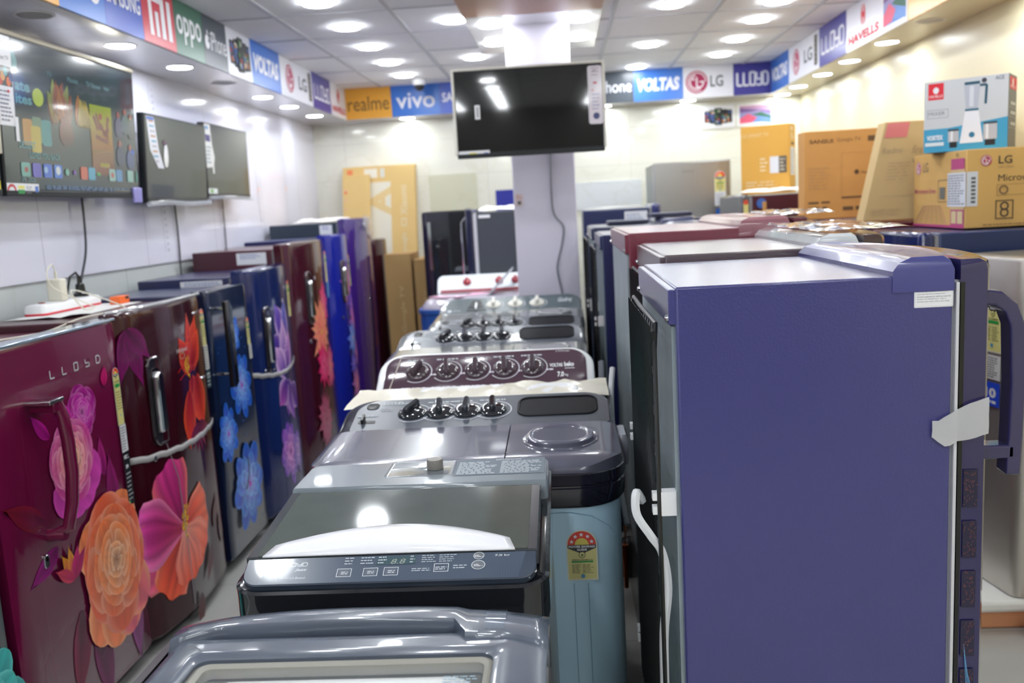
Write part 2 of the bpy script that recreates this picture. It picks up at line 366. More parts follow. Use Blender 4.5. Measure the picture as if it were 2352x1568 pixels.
# odd tiles on the back wall
for n, (x0, x1, z0, z1, c) in enumerate(((-1.14, -.72, 1.555, 1.868, (208, 208, 184)), (.13, .704, 1.49, 1.73, (218, 222, 224)))):
    struct(MB().box(x0, x1, YB - .012, YB, z0, z1), 'trim_%d' % (7 + n), gridmat('odd_tile_%d' % n, c, c, 5, 5, 'XZ', .2, vein=(185, 165, 120)), smooth=False)
t = thing('poster', 'small plain blue poster on the back wall beside the pillar', 'poster', (-.47, YB, 1.6)); MB().box(-.56, -.36, YB - .006, YB - .001, 1.53, 1.705).build('sheet', mat('blue_poster', (42, 48, 150), .4), t)

# lamps
M_lamp = bpy.data.materials.new('lamp_glow'); M_lamp.use_nodes = True
_b = M_lamp.node_tree.nodes['Principled BSDF']; _b.inputs['Base Color'].default_value = (.9, .9, .9, 1); _b.inputs['Emission Color'].default_value = (.93, .97, 1, 1); _b.inputs['Emission Strength'].default_value = LAMP
M_rim = mat('lamp_rim', (235, 235, 238), .35)
M_soff = M_lamp.copy(); M_soff.name = 'soffit_lamp_glow'; M_soff.node_tree.nodes['Principled BSDF'].inputs['Emission Strength'].default_value = LAMP * .8
def lamp(x, y, z, r, label, group, lit=True):
    t = thing('ceiling_light', label, 'ceiling light', (x, y, z), 0, group)
    MB().lathe([(r * 1.12, 0), (r * 1.12, -.003), (r * 1.02, -.004), (r * .98, -.003), (r * .98, 0)], (x, y, z), n=28).build('rim', M_rim, t)
    MB().lathe([(r * .97, -.002), (r * .97, -.010), (r * .93, -.012)] if z > 2.5 else [(r * .97, -.001), (r * .97, -.0035)], (x, y, z), n=28).build('diffuser', (M_lamp if z > 2.5 else M_soff) if lit else mat('unlit_diffuser', (170, 168, 168), .5), t)
NM = ['', 'first', 'second', 'third', 'fourth', 'fifth', 'sixth', 'seventh', 'eighth']
for x, ys, nm in ((-1.145, (2.05, 3.3, 3.93, 4.53, 5.13, 5.76, 6.38, 6.99), 'leftmost column'), (-.545, (.8, 2.6, 3.9, 5.14, 6.4), 'second column'),
                  (.65, (.8, 2.0, 3.3, 3.9, 5.13, 6.36, 7.35), 'column right of the pillar'), (1.25, (2.0, 3.3, 4.55, 5.23, 5.73, 6.375, 6.995), 'rightmost column')):
    for i, yy in enumerate(reversed(ys)):
        lamp(x, yy, ZC, .075, 'round ceiling lamp, %s from the back in the %s' % (NM[i + 1], nm), 'round lamps in the tiled ceiling')
for x in (-1.145, -.545, .65, 1.25):
    for yy in (-3.2, -2.58, -1.96, -1.34, -.72, -.1): lamp(x, yy, ZC, .075, 'round white ceiling lamp in the front half of the shop, out of the photo', 'lamps in the front half of the shop')
for x, yy in ((-.345, 5.2), (-.36, 5.76), (.155, 5.2), (.158, 5.76)):
    lamp(x, yy, 2.573, .07, 'round lamp in the white board, %s %s corner beside the pillar' % ('front' if yy < 5.5 else 'rear', 'left' if x < 0 else 'right'), 'four lamps around the pillar head')
for i, (yy, lit) in enumerate(((7.12, 1), (6.46, 1), (5.88, 1), (5.2, 0), (4.6, 1), (3.98, 1), (3.33, 0), (2.7, 1), (2.1, 1), (1.5, 1))):
    lamp(-1.9, yy, ZS, .062, '%s round lamp in the left soffit, %s from the back corner' % ('lit' if lit else 'unlit', (NM + ['ninth', 'tenth'])[i + 1]), 'lamps under the left sign band', lit)
for i, (yy, lit) in enumerate(((7.72, 1), (7.21, 1), (6.57, 1), (5.98, 1), (5.32, 1), (4.72, 0), (4.1, 1), (3.5, 1))):
    lamp(1.875, yy, ZS, .062, '%s round lamp in the right soffit, %s from the back corner' % ('lit' if lit else 'unlit', NM[i + 1]), 'lamps under the right sign band', lit)
for i, x in enumerate((-1.265, -.3, .4, 1.1)):
    lamp(x, 7.72, ZS, .062, 'lit round lamp in the back soffit, %s from the left corner' % NM[i + 1], 'lamps under the back sign band')

# ---------------------------------------------------------------- sign band
BLUE = (62, 118, 205); DBLUE = (64, 92, 190); PURP = (70, 66, 150); ORG = (232, 168, 62)
def phones(a, w_, h):
    rnd = random.Random(4)
    for i, x in enumerate((.2, .36, .8, .66, .5)):
        ht = (.5, .6, .56, .62, .74)[i] * h; a.rrect(w_ * x - w_ * .1, w_ * x + w_ * .12, h * .5 - ht / 2, h * .5 + ht / 2, .008, (35, 38, 42))
        for k in range(9): a.disc(w_ * (x + rnd.uniform(-.06, .08)), h * .5 + rnd.uniform(-.35, .35) * ht, w_ * .04, rnd.choice([(190, 120, 70), (70, 110, 60), (60, 90, 150), (150, 60, 60), (200, 200, 190)]))
def landscape(a, w_, h):
    a.rect(0, w_, 0, h, (240, 240, 240)); a.rect(.02, w_ - .02, .03, h - .02, (90, 140, 210), 1, 6, (205, 150, 180))
    a.poly([(.02, h * .35), (w_ * .3, h * .55), (w_ * .55, h * .35), (w_ * .4, h * .15), (.02, h * .12)], (225, 95, 125)); a.poly([(.02, h * .6), (w_ * .6, h * .66), (w_ - .02, h * .5), (w_ - .02, h * .62), (.02, h * .8)], (120, 90, 150))
    a.poly([(w_ * .4, h * .5), (w_ * .65, h * .6), (w_ - .02, h * .4), (w_ - .02, h * .3), (w_ * .6, h * .42)], (60, 110, 90)); a.poly([(w_ * .45, h * .2), (w_ * .6, h * .42), (w_ - .02, h * .28), (w_ - .02, h * .1)], (110, 150, 215))
def sign(kind, P, U, w_, label):
    P = Vector(P); U = Vector(U); h = ZC - ZS; Nn = U.cross(Vector((0, 0, 1)))
    t = thing('sign_panel', label, 'sign', tuple(P + U * w_ / 2), 0, 'brand sign panels along the top of the walls')
    bg = {'oneplus': ORG, 'vivo': BLUE, 'samsung': DBLUE, 'mi': (205, 62, 78), 'oppo': (66, 112, 92), 'iphone': (70, 78, 88), 'phones': (226, 228, 236), 'voltas': BLUE, 'lg': (228, 229, 236), 'lloyd': PURP, 'havells': (228, 228, 236), 'realme': ORG, 'land': (235, 235, 235)}[kind]
    e = P + U * w_; q = Nn * -.012
    MB().add([P, e, e + q, P + q] + [p + Vector((0, 0, h)) for p in (P, e, e + q, P + q)], [(0, 3, 2, 1), (4, 5, 6, 7), (0, 1, 5, 4), (1, 2, 6, 5), (2, 3, 7, 6), (3, 0, 4, 7)]).build('board', mat('sign_board_%d_%d_%d' % bg, bg, .3), t, smooth=False)
    a = Art(P, U, (0, 0, 1), eps=.001); c = w_ / 2
    if kind == 'vivo': a.text('vivo', c, h * .25, h * .5, WHITE, w_=w_ * .8, al='c', bold=.01)
    elif kind == 'samsung': a.text('SAMSUNG', c, h * .38, h * .3, WHITE, w_=w_ * .9, al='c', bold=.02)
    elif kind == 'mi':
        for x0, x1, z0, z1 in ((.2, .3, .15, .85), (.2, .66, .74, .85), (.56, .68, .15, .85), (.38, .48, .15, .58), (.76, .88, .15, .85)): a.rect(w_ * x0, w_ * x1, h * z0, h * z1, WHITE)
    elif kind == 'oppo': a.text('oppo', c, h * .22, h * .52, WHITE, w_=w_ * .86, al='c', bold=.01)
    elif kind == 'iphone':
        a.text('iPhone', w_ * .28, h * .33, h * .38, WHITE, w_=w_ * .68)
        a.disc(w_ * .15, h * .47, w_ * .09, WHITE, h * .14); a.disc(w_ * .22, h * .5, w_ * .03, bg); a.disc(w_ * .17, h * .66, w_ * .02, WHITE, h * .05)
    elif kind == 'phones': phones(a, w_, h)
    elif kind == 'voltas': a.text('VOLTAS', c, h * .3, h * .42, WHITE, w_=w_ * .86, al='c', bold=.05, shear=.15)
    elif kind == 'lg':
        lglogo(a, w_ * .27, h * .5, h * .36); a.text('LG', w_ * .54, h * .32, h * .36, (90, 92, 98), w_=w_ * .26, bold=.02)
        if w_ > .6: a.rrect(w_ * .86, w_ * .95, h * .12, h * .9, .01, (60, 62, 66)); a.lines(w_ * .87, w_ * .94, h * .15, h * .87, 6, (150, 130, 110))
    elif kind == 'lloyd': lloyd(a, w_ * .1, h * .3, w_ * .86, h * .4, WHITE)
    elif kind == 'havells':
        a.disc(c, h * .66, h * .15, (205, 52, 62), h * .24); a.rect(c - h * .03, c + h * .03, h * .4, h * .6, WHITE); a.rect(c - h * .03, c + h * .03, h * .72, h * .92, WHITE)
        a.text('HAVELLS', c, h * .12, h * .2, (205, 52, 62), w_=w_ * .85, al='c', bold=.04)
    elif kind == 'realme': a.text('realme', c, h * .26, h * .46, (92, 74, 40), w_=w_ * .9, al='c', bold=.0)
    elif kind == 'land': landscape(a, w_, h)
    elif kind == 'oneplus': a.text('ONEPLUS', c, h * .4, h * .26, (70, 80, 110), w_=w_ * .7, al='c')
    a.build('lettering', t, PM)
LB = {'oneplus': 'orange sign panel', 'vivo': 'bright blue sign panel reading vivo', 'samsung': 'mid blue sign panel reading SAMSUNG', 'mi': 'red sign panel with white block emblem', 'oppo': 'green sign panel reading oppo', 'iphone': 'dark grey sign panel with a fruit emblem and iPhone', 'phones': 'white sign panel picturing five phones', 'voltas': 'blue sign panel reading VOLTAS', 'lg': 'white sign panel with pink round face emblem', 'lloyd': 'purple sign panel with wide white lettering', 'havells': 'white sign panel with red emblem and red letters', 'realme': 'orange sign panel reading realme', 'land': 'sign panel with a pink and blue landscape'}
LB = {k: v.replace(' reading vivo', ' with four white lower case letters').replace(' reading SAMSUNG', ' with seven white capitals').replace(' reading oppo', ' with rounded white letters').replace(' and iPhone', ' and white letters').replace(' reading VOLTAS', ' with slanted white capitals').replace(' reading realme', ' with brown letters') for k, v in LB.items()}
def run(seq, axis):
    for kind, a0, a1 in seq:
        if axis == 'L': sign(kind, (-1.75, a0, ZS), (0, 1, 0), a1 - a0 - .002, LB[kind] + ' on the left side band')
        elif axis == 'R': sign(kind, (1.75, a1, ZS), (0, -1, 0), a1 - a0 - .002, LB[kind] + ' on the right side band')
        else: sign(kind, (a0, 7.57, ZS), (1, 0, 0), a1 - a0 - .002, LB[kind] + ' on the back band')
run((('oneplus', 2.75, 3.238), ('vivo', 3.238, 3.573), ('samsung', 3.573, 3.9), ('mi', 3.9, 4.23), ('oppo', 4.23, 4.567), ('iphone', 4.567, 4.89), ('phones', 4.89, 5.27), ('voltas', 5.27, 5.812), ('lg', 5.812, 6.56), ('lloyd', 6.56, 7.084), ('havells', 7.084, 7.57)), 'L')
run((('oneplus', 4.0, 4.684), ('land', 4.684, 5.04), ('havells', 5.04, 5.641), ('lloyd', 5.641, 6.205), ('lg', 6.205, 7.002), ('voltas', 7.002, 7.57)), 'R')
run((('realme', -1.75, -1.363), ('vivo', -1.363, -.957), ('samsung', -.957, -.56), ('mi', -.56, -.2), ('oppo', -.2, .22), ('iphone', .22, .642), ('voltas', .642, 1.044), ('lg', 1.044, 1.449), ('lloyd', 1.449, 1.75)), 'B')
# pictures fixed below the back band, right
for (x0, x1, k, lb) in ((1.225, 1.51, 'phones', 'small white wall picture of five phones below the back band'), (1.53, 1.835, 'land', 'small wall picture of a pink and blue landscape in the back right corner')):
    t = thing('wall_picture', lb, 'picture', ((x0 + x1) / 2, YB, 2.2)); MB().box(x0, x1, YB - .012, YB - .001, 2.12, 2.31).build('board', whitep, t)
    a = Art((x0, YB - .012, 2.12), (1, 0, 0), (0, 0, 1)); (phones if k == 'phones' else landscape)(a, x1 - x0, .19); a.build('print', t, PM)
# dome camera
t = thing('security_camera', 'white dome security camera on the ceiling in front of the back sign band', 'camera', (-1.08, 7.3, ZC))
MB().lathe([(.055, 0), (.055, -.03), (.045, -.045)], (-1.08, 7.3, ZC)).build('housing', whitep, t); MB().lathe([(.042, -.04), (.04, -.06), (.03, -.078), (.012, -.088), (.001, -.09)], (-1.08, 7.3, ZC)).build('dome', mat('dark_dome', (40, 42, 46), .1), t)
# ================================================================ televisions
scr = mat('screen_glass', (14, 16, 18), .06, coat=1); scrg = mat('wrapped_screen', (62, 68, 66), .22, coat=.5); tvb = mat('tv_casing', (28, 32, 36), .3)
def television(name, label, P, U, w_, h, lean, art=None, wrap=False, arm=None, edge=None):
    """P lower left corner seen from the front; U along the width; lean tips the top forward"""
    P = Vector(P); U = Vector(U).normalized(); up = Vector((0, 0, 1)); Nn = U.cross(up)
    V = (up + Nn * lean).normalized(); Nn = U.cross(V)
    t = thing('television', label, 'television', tuple(P + U * w_ / 2 - Nn * .03), 0, 'televisions on the left wall' if arm is None else None)
    F = lambda mb: framed(mb, P, U, V)
    F(lofted(0, w_, 0, h, .006, [(0, -.035), (0, -.004), (-.003, 0)])).build('casing', edge or tvb, t)
    F(MB().box(.08 * w_, .92 * w_, .08 * h, .7 * h, -.06, -.033)).build('back_cover', tvb, t, bevel=.01)
    F(MB().box(.009, w_ - .009, .028, h - .008, -.001, .0012)).build('screen', scrg if wrap else scr, t, smooth=False)
    F(MB().box(.004, w_ - .004, .001, .024, -.001, .004)).build('lower_bezel', tvb, t, bevel=.002)
    a = Art(P, U, V, eps=.002)
    if art: art(a, w_, h)
    if a.mb.v or getattr(a, 'done', 0): a.build('sticker', t, PG)
    bk = P + U * w_ / 2 + V * h * .5 - Nn * .06
    if arm is None:
        q = Vector((XL, bk.y, bk.z)); MB().tube([bk, q], .02).build('wall_bracket', tvb, t)
        MB().box(XL, XL + .012, bk.y - .1, bk.y + .1, bk.z - .1, bk.z + .1).build('wall_plate', tvb, t)
    else:
        MB().tube([bk, Vector(arm)], .02).build('swing_arm', tvb, t); MB().box(arm[0] - .08, arm[0] + .08, arm[1] - .015, arm[1], arm[2] - .1, arm[2] + .1).build('wall_plate', tvb, t)
    return t, F
def tv1art(a, w_, h):
    a.rect(w_ * .0, w_ * .09, h * .44, h * .985, (236, 236, 240)); a.text('SANSUI', w_ * .045, h * .92, h * .03, (50, 50, 60), w_=w_ * .06, al='c'); a.text('Smart TV', w_ * .045, h * .84, h * .025, (60, 60, 70), w_=w_ * .06, al='c')
    a.rect(w_ * .003, w_ * .087, h * .68, h * .8, (60, 60, 50))
    for k, c in enumerate(((200, 90, 60), (220, 160, 90), (90, 150, 150), (220, 110, 50), (80, 90, 130))): a.disc(w_ * (.02 + .015 * k), h * (.71 + .03 * (k % 3)), w_ * .013, c, h * .03)
    a.lines(w_ * .008, w_ * .08, h * .46, h * .66, 8, (130, 130, 150), 2, .4, .012); a.disc(w_ * .06, h * .65, w_ * .008, (200, 40, 50), h * .01)
    a.cut('brand_strip'); a.rect(w_ * .085, w_ * .105, h * .35, h * .5, (232, 232, 236)); a.cut('sticker')
    a.rect(w_ * .006, w_ * .2, .012, h * .085, (236, 238, 240)); a.ring(w_ * .035, h * .03, w_ * .018, w_ * .028, (200, 60, 70), ry=1, a0=0, a1=pi); a.rect(w_ * .07, w_ * .11, h * .05, h * .07, (235, 225, 120)); a.rect(w_ * .07, w_ * .11, h * .02, h * .045, (60, 150, 80)); a.lines(w_ * .12, w_ * .16, h * .02, h * .07, 4, (150, 150, 160)); a.rect(w_ * .175, w_ * .195, h * .03, h * .07, (90, 120, 200))
def tv1screen(F, P, w_, h, t):
    a = Art((0, 0, 0), (1, 0, 0), (0, 1, 0), eps=.0014, step=.00004); rnd = random.Random(8)
    B = (38, 50, 54); a.rect(.01, w_ - .01, .03, h - .01, B, 1, 8, (34, 46, 56))
    tc = (110, 165, 165)
    for i, s_ in enumerate(('TV', 'Movies', 'TV Shows', 'Apps')): a.text(s_, w_ * (.31 + .14 * i), h * (.8), h * .035, (120, 165, 170))
    a.disc(w_ * .09, h * .84, w_ * .035, (88, 150, 150), h * .07)
    a.text('ate', w_ * .1, h * .67, h * .06, tc, w_=w_ * .09, bold=.03); a.text('ites', w_ * .1, h * .59, h * .06, tc, w_=w_ * .1, bold=.03)
    a.disc(w_ * .24, h * .65, w_ * .035, (185, 205, 60), h * .058)
    for x, z, c in ((.13, .41, (190, 140, 70)), (.19, .43, (110, 140, 110)), (.25, .42, (60, 140, 140)), (.18, .37, (190, 170, 70))): a.rrect(w_ * x, w_ * (x + .06), h * (z - .08), h * (z + .09), .01, c)
    for k in range(16): a.petal(w_ * (.33 + .2 * rnd.random()), h * (.48 + .1 * rnd.random()), rnd.uniform(-.4, .4), h * .22, w_ * .02, (110, 55, 20), rnd.choice([(150, 170, 80), (190, 120, 50), (150, 80, 40)]), seed=k)
    a.petal(w_ * .42, h * .36, .1, h * .2, w_ * .05, (70, 20, 20), (120, 35, 30))
    for k in range(5): a.petal(w_ * (.52 + .02 * k), h * .5, rnd.uniform(-.3, .3), h * .2, w_ * .012, (120, 90, 20), (185, 165, 60), seed=k)
    a.text('DESSERT', w_ * .1, h * .31, h * .045, tc, w_=w_ * .1, bold=.01); a.text('LOVES YOU BACK', w_ * .16, h * .25, h * .04, tc, w_=w_ * .2, bold=.01)
    a.rect(w_ * .6, w_ * .78, h * .17, h * .68, (120, 50, 30), 1, 6, (160, 175, 20)); a.rect(w_ * .6, w_ * .78, h * .36, h * .68, (150, 90, 30), 1, 5, (150, 168, 20))
    for p in (((.65, .62), (.68, .5)), ((.68, .55), (.72, .46)), ((.64, .45), (.74, .42)), ((.74, .57), (.73, .44)), ((.7, .47), (.75, .52)), ((.66, .5), (.63, .6))): a.line((w_ * p[0][0], h * p[0][1]), (w_ * p[1][0], h * p[1][1]), w_ * .016, (120, 45, 30))
    a.disc(w_ * .685, h * .6, w_ * .014, (150, 70, 40)); a.disc(w_ * .745, h * .59, w_ * .012, (130, 70, 40)); a.rect(w_ * .66, w_ * .74, h * .23, h * .26, (150, 140, 30))
    for x, z, c in ((.84, .47, (70, 60, 110)), (.9, .5, (60, 90, 100)), (.95, .47, (50, 50, 60)), (.84, .25, (35, 45, 95)), (.93, .23, (50, 70, 140))): a.petal(w_ * x, h * z, 0, h * .17, w_ * .035, mixc(c, B, .4), c); a.disc(w_ * x, h * (z + .17), w_ * .014, (150, 80, 70))
    a.text('THE', w_ * .9, h * .6, h * .03, (120, 150, 100)); a.disc(w_ * .955, h * .37, w_ * .014, (50, 90, 190), h * .02)
    ic = ((.1, (110, 170, 160)), (.17, (90, 80, 190)), (.24, (50, 100, 210)), (.31, (70, 120, 210)), (.5, (200, 95, 70)), (.56, (70, 160, 190)), (.73, (150, 190, 180)), (.79, (80, 140, 190)), (.89, (140, 185, 175)), (.97, (60, 150, 130)))
    for x, c in ic: a.rrect(w_ * x, w_ * min(x + .055, .985), h * .13, h * .22, .008, c)
    a.rect(w_ * .12, w_ * .14, h * .16, h * .19, (160, 40, 50)); a.disc(w_ * .337, h * .18, w_ * .016, (210, 220, 225)); a.disc(w_ * .255, h * .18, w_ * .012, (150, 190, 230)); a.disc(w_ * .757, h * .175, w_ * .012, (180, 60, 60)); a.disc(w_ * .4, h * .175, w_ * .013, (120, 180, 160)); a.disc(w_ * .455, h * .175, w_ * .01, (130, 80, 170)); a.rect(w_ * .625, w_ * .655, h * .165, h * .185, (60, 170, 80))
    a.text('IPL 2026', w_ * .1, h * .095, h * .03, (110, 150, 160)); a.lines(w_ * .25, w_ * .95, h * .05, h * .08, 2, (60, 100, 150), 3, .6, .03)
    a.mb.c = [tuple(q * .6 + B_ * .4 for q, B_ in zip(c[:3], (.02, .032, .037))) + (1,) for c in a.mb.c]; o = F(a.mb); o.build('lit_picture', PS, t, smooth=False)
t, F = television('television', 'large television on the left wall, switched on and showing a film menu', (-1.985, 3.14, 1.69), (0, 1, 0), 1.03, .575, .06, tv1art)
tv1screen(F, None, 1.03, .575, t)
F(MB().box(-.006, 1.03, .572, .59, -.03, .006)).build('edge_foam', mat('aged_foam', (205, 198, 180), .7), t, bevel=.004); F(MB().box(-.03, -.004, .15, .59, -.03, .006)).build('edge_foam', MATS['aged_foam'], t, bevel=.004)
F(MB().box(.96, 1.04, -.02, .05, -.0, .012)).build('corner_guard', mat('lilac_guard', (150, 145, 205), .5), t, bevel=.004)
def tv0art(a, w_, h): a.rect(w_ * .9, w_ - .01, .02, h * .1, (230, 220, 40)); a.lines(w_ * .91, w_ - .02, .025, h * .08, 3, (180, 170, 40))
television('television', 'television cut by the left edge of the photo, with a yellow sticker', (-1.97, 2.2, 1.69), (0, 1, 0), .9, .55, .06, tv0art, wrap=True)
def strip(a, w_, h, x0, z0, dx, torn, blue):
    pts = [(w_ * x0, h * .97), (w_ * (x0 + .11), h * .97), (w_ * (x0 + .11 + dx * .5), h * .6), (w_ * (x0 + .12 + dx), h * z0), (w_ * (x0 + .03 + dx), h * z0), (w_ * (x0 + dx * .35), h * .6)]
    a.poly(pts, (224, 224, 232))
    for k in range(9): z = .93 - k * (.9 - z0) / 9; a.rect(w_ * (x0 + .02 + dx * (1 - z) * 1.2), w_ * (x0 + .09 + dx * (1 - z) * 1.2), h * (z - .02), h * z, ((190, 150, 120), (120, 170, 200), (180, 180, 190))[k % 3])
    a.rect(w_ * (x0 + .005), w_ * (x0 + .105), h * (.93 if blue else .72), h * (.965 if blue else .8), (90, 120, 200) if blue else (70, 60, 120))
def tv2art(a, w_, h): strip(a, w_, h, .03, .4, .12, 1, True); a.cut('brand_strip'); a.petal(w_ * .3, h * .42, -.0, h * .3, w_ * .035, (220, 220, 210), (225, 225, 235)); a.disc(w_ * .29, h * .7, w_ * .03, (90, 60, 90), h * .03)
def tv3art(a, w_, h):
    a.poly([(w_ * .01, h * .98), (w_ * .13, h * .98), (w_ * .15, h * .72), (w_ * .19, h * .55), (w_ * .16, h * .42), (w_ * .01, h * .4)], (226, 226, 224)); a.disc(w_ * .06, h * .93, w_ * .03, (110, 160, 210), h * .025); a.rect(w_ * .02, w_ * .12, h * .75, h * .84, (70, 60, 130)); a.lines(w_ * .02, w_ * .13, h * .45, h * .7, 5, (140, 160, 170)); a.rect(w_ * .13, w_ * .165, h * .33, h * .43, (220, 220, 215))
    a.cut('brand_strip'); a.rect(w_ * .01, w_ * .2, h * .06, h * .13, (220, 225, 225)); a.rect(w_ * .05, w_ * .11, h * .07, h * .12, (130, 180, 100))
t, F = television('television', 'grey screened television on the left wall, nearer of the two switched off', (-2.0, 4.28, 1.67), (0, 1, 0), .75, .43, .07, tv2art, wrap=True)
F(MB().tube([(0, -.005, .01), (.2, .004, .014), (.5, -.002, .01), (.75, .006, .012)], .013)).build('rolled_wrap', film, t)
t, F = television('television', 'grey screened television on the left wall nearest the back corner', (-2.0, 5.05, 1.7), (0, 1, 0), .70, .425, .03, tv3art, wrap=True)
F(MB().tube([(0, .0, .01), (.3, .008, .012), (.7, .0, .012)], .011)).build('rolled_wrap', film, t)
def tvcart(a, w_, h):
    a.rrect(w_ * .9, w_ * .995, h * .31, h * .96, .012, (222, 216, 224)); a.text('43', w_ * .945, h * .89, h * .03, (90, 90, 110), al='c'); a.disc(w_ * .95, h * .4, w_ * .022, (60, 70, 120)); a.rect(w_ * .935, w_ * .96, h * .76, h * .78, (200, 70, 90)); a.rect(w_ * .925, w_ * .935, h * .68, h * .695, (210, 40, 50)); a.lines(w_ * .925, w_ * .98, h * .46, h * .66, 5, (150, 150, 190), 4, .3, .012); a.lines(w_ * .925, w_ * .98, h * .84, h * .95, 3, (170, 150, 160), 4, .3, .012)
    a.cut('brand_strip'); a.rect(w_ * .135, w_ * .17, h * .44, h * .6, (232, 232, 236)); a.rect(w_ * .147, w_ * .16, h * .46, h * .58, (150, 150, 155)); a.cut('sticker')
    a.rect(w_ * .01, w_ * .22, .008, h * .085, (232, 234, 238)); a.rect(w_ * .08, w_ * .13, h * .02, h * .045, (60, 160, 80)); a.rect(w_ * .08, w_ * .13, h * .05, h * .065, (225, 215, 120)); a.rect(w_ * .18, w_ * .21, h * .02, h * .06, (110, 130, 190)); a.disc(w_ * .03, h * .03, w_ * .008, (210, 60, 60))
t, F = television('television', 'black television with a white edge hung on the pillar over the washing machines', (-.535, 4.83, 1.82), (1, .012, 0), .785, .455, .022, tvcart, arm=(-.1, 5.27, 2.05))
F(MB().box(-.008, .79, .45, .462, -.04, .004)).build('edge_foam', mat('edge_foam', (228, 226, 216), .6), t, bevel=.003); F(MB().box(-.01, .004, .02, .46, -.04, .004)).build('edge_foam', MATS['edge_foam'], t, bevel=.003); F(MB().box(.782, .796, .02, .46, -.04, .004)).build('edge_foam', MATS['edge_foam'], t, bevel=.003)
# cables hanging below the televisions
def cord(label, pts, r=.004, m=None, name='power_cable', grp=None):
    P = [Vector(p) for p in pts]; out = []
    for i in range(len(P) - 1):
        p0, p1, p2, p3 = P[max(0, i - 1)], P[i], P[i + 1], P[min(len(P) - 1, i + 2)]
        for k in range(6):
            t_ = k / 6; out.append(.5 * ((2 * p1) + (-p0 + p2) * t_ + (2 * p0 - 5 * p1 + 4 * p2 - p3) * t_ ** 2 + (-p0 + 3 * p1 - 3 * p2 + p3) * t_ ** 3))
    out.append(P[-1]); c = P[0]; t = thing(name, label, 'cable', tuple(c), 0, grp); MB().tube(out, r, 6).build('sheath', m or cable, t); return t
cord('dark power cable hanging from the lit television to the socket strip', [(-2.1, 3.87, 1.72), (-2.1, 3.86, 1.55), (-2.1, 3.84, 1.45), (-2.08, 3.74, 1.34), (-2.05, 3.66, 1.285)], .005)
cord('thin dark cable below the nearer grey television', [(-2.12, 4.86, 1.7), (-2.118, 4.86, 1.5), (-2.12, 4.85, 1.3), (-2.118, 4.83, 1.1)], .005)
cord('thin dark cable below the grey television near the back corner', [(-2.12, 5.57, 1.72), (-2.118, 5.56, 1.5), (-2.12, 5.55, 1.3)], .004)
cord('grey cable running down the front of the pillar below its television', [(-.045, 5.262, 1.86), (-.05, 5.262, 1.62), (-.04, 5.262, 1.5), (.01, 5.262, 1.425), (.0, 5.262, 1.33), (-.03, 5.262, 1.22), (-.035, 5.262, 1.16), (-.012, 5.262, 1.02), (-.01, 5.262, .9)], .006, mat('grey_cable', (120, 122, 132), .5))
a_t = thing('wall_sticker', 'small square sticker with a dark mark on the pillar', 'sticker', (-.24, 5.27, 1.58)); a = Art((-.262, 5.268, 1.555), (1, 0, 0), (0, 0, 1)); a.rect(0, .045, 0, .07, (214, 196, 200)); a.rect(.012, .034, .008, .03, (90, 90, 90)); a.lines(.008, .04, .04, .065, 2, (190, 120, 120), 2, .4, .01); a.build('print', a_t, PM)

# ================================================================ left row of refrigerators
XD = -1.55
def leaf(a, u, v, ang, L_, c0, c1, w_=.22): a.petal(u, v, ang, L_, L_ * w_, c0, c1, c1, 'p', wob=.03, curl=.12)
def fridge(label, y0, y1, h, hb, bodyc, doorc, bulge=.0, xd=XD, gap=.004, group='flowered refrigerators along the left wall', trim=None):
    t = thing('refrigerator', label, 'refrigerator', (-1.82, (y0 + y1) / 2, 0), 0, group)
    bm_ = mat('leather_steel_%d_%d_%d' % bodyc, bodyc, .28, coat=.3, bump=.35, bscale=260); dm = mat('gloss_door_%d_%d_%d' % doorc, doorc, .12, coat=.35, var=.05, spec=.35)
    y0 += gap; y1 -= gap; xb = xd - .065
    MB().box(-2.085, xb - .012, y0 + .004, y1 - .004, .03, hb).build('body', bm_, t, bevel=.006)
    MB().box(xb - .012, xb, y0 + .012, y1 - .012, .06, hb - .008).build('gasket', rubber, t)
    w_ = y1 - y0; wf = lambda u, v: bulge * (1 - (2 * max(0, min(1, u / w_)) - 1) ** 2)
    prof = [(xb, y0), (xb, y0)]; n = 18; ring0 = []
    rc = .022 if bulge else .008
    ring0.append((xb, y0)); ring0.append((xd - rc, y0))
    for k in range(n + 1):
        u = w_ * k / n; x = xd + wf(u, 0); e = min(u, w_ - u)
        if e < rc: x -= rc - math.sqrt(max(0, rc * rc - (rc - e) ** 2))
        ring0.append((x, y0 + u))
    ring0.append((xd - rc, y1)); ring0.append((xb, y1))
    cy = (y0 + y1) / 2; rings = []
    for z, ins in ((.05, .01), (.062, 0), (h - .02, 0), (h - .006, .004), (h, .016)):
        rings.append([Vector((max(xb, x - ins) if x > xb else x, cy + (y - cy) * (1 - ins * 2), z)) for x, y in ring0])
    MB().loft(rings).build('door', dm, t)
    MB().box(-2.05, xb - .03, y0 + .03, y1 - .03, .0, .035).build('base', blackp, t)
    a = Art((xd, y0, 0), (0, 1, 0), (0, 0, 1), warp=wf, eps=.0012, step=.00006)
    a.y0 = y0; a.xd = xd; a.wf = wf; a.t = t; a.w = w_
    return a
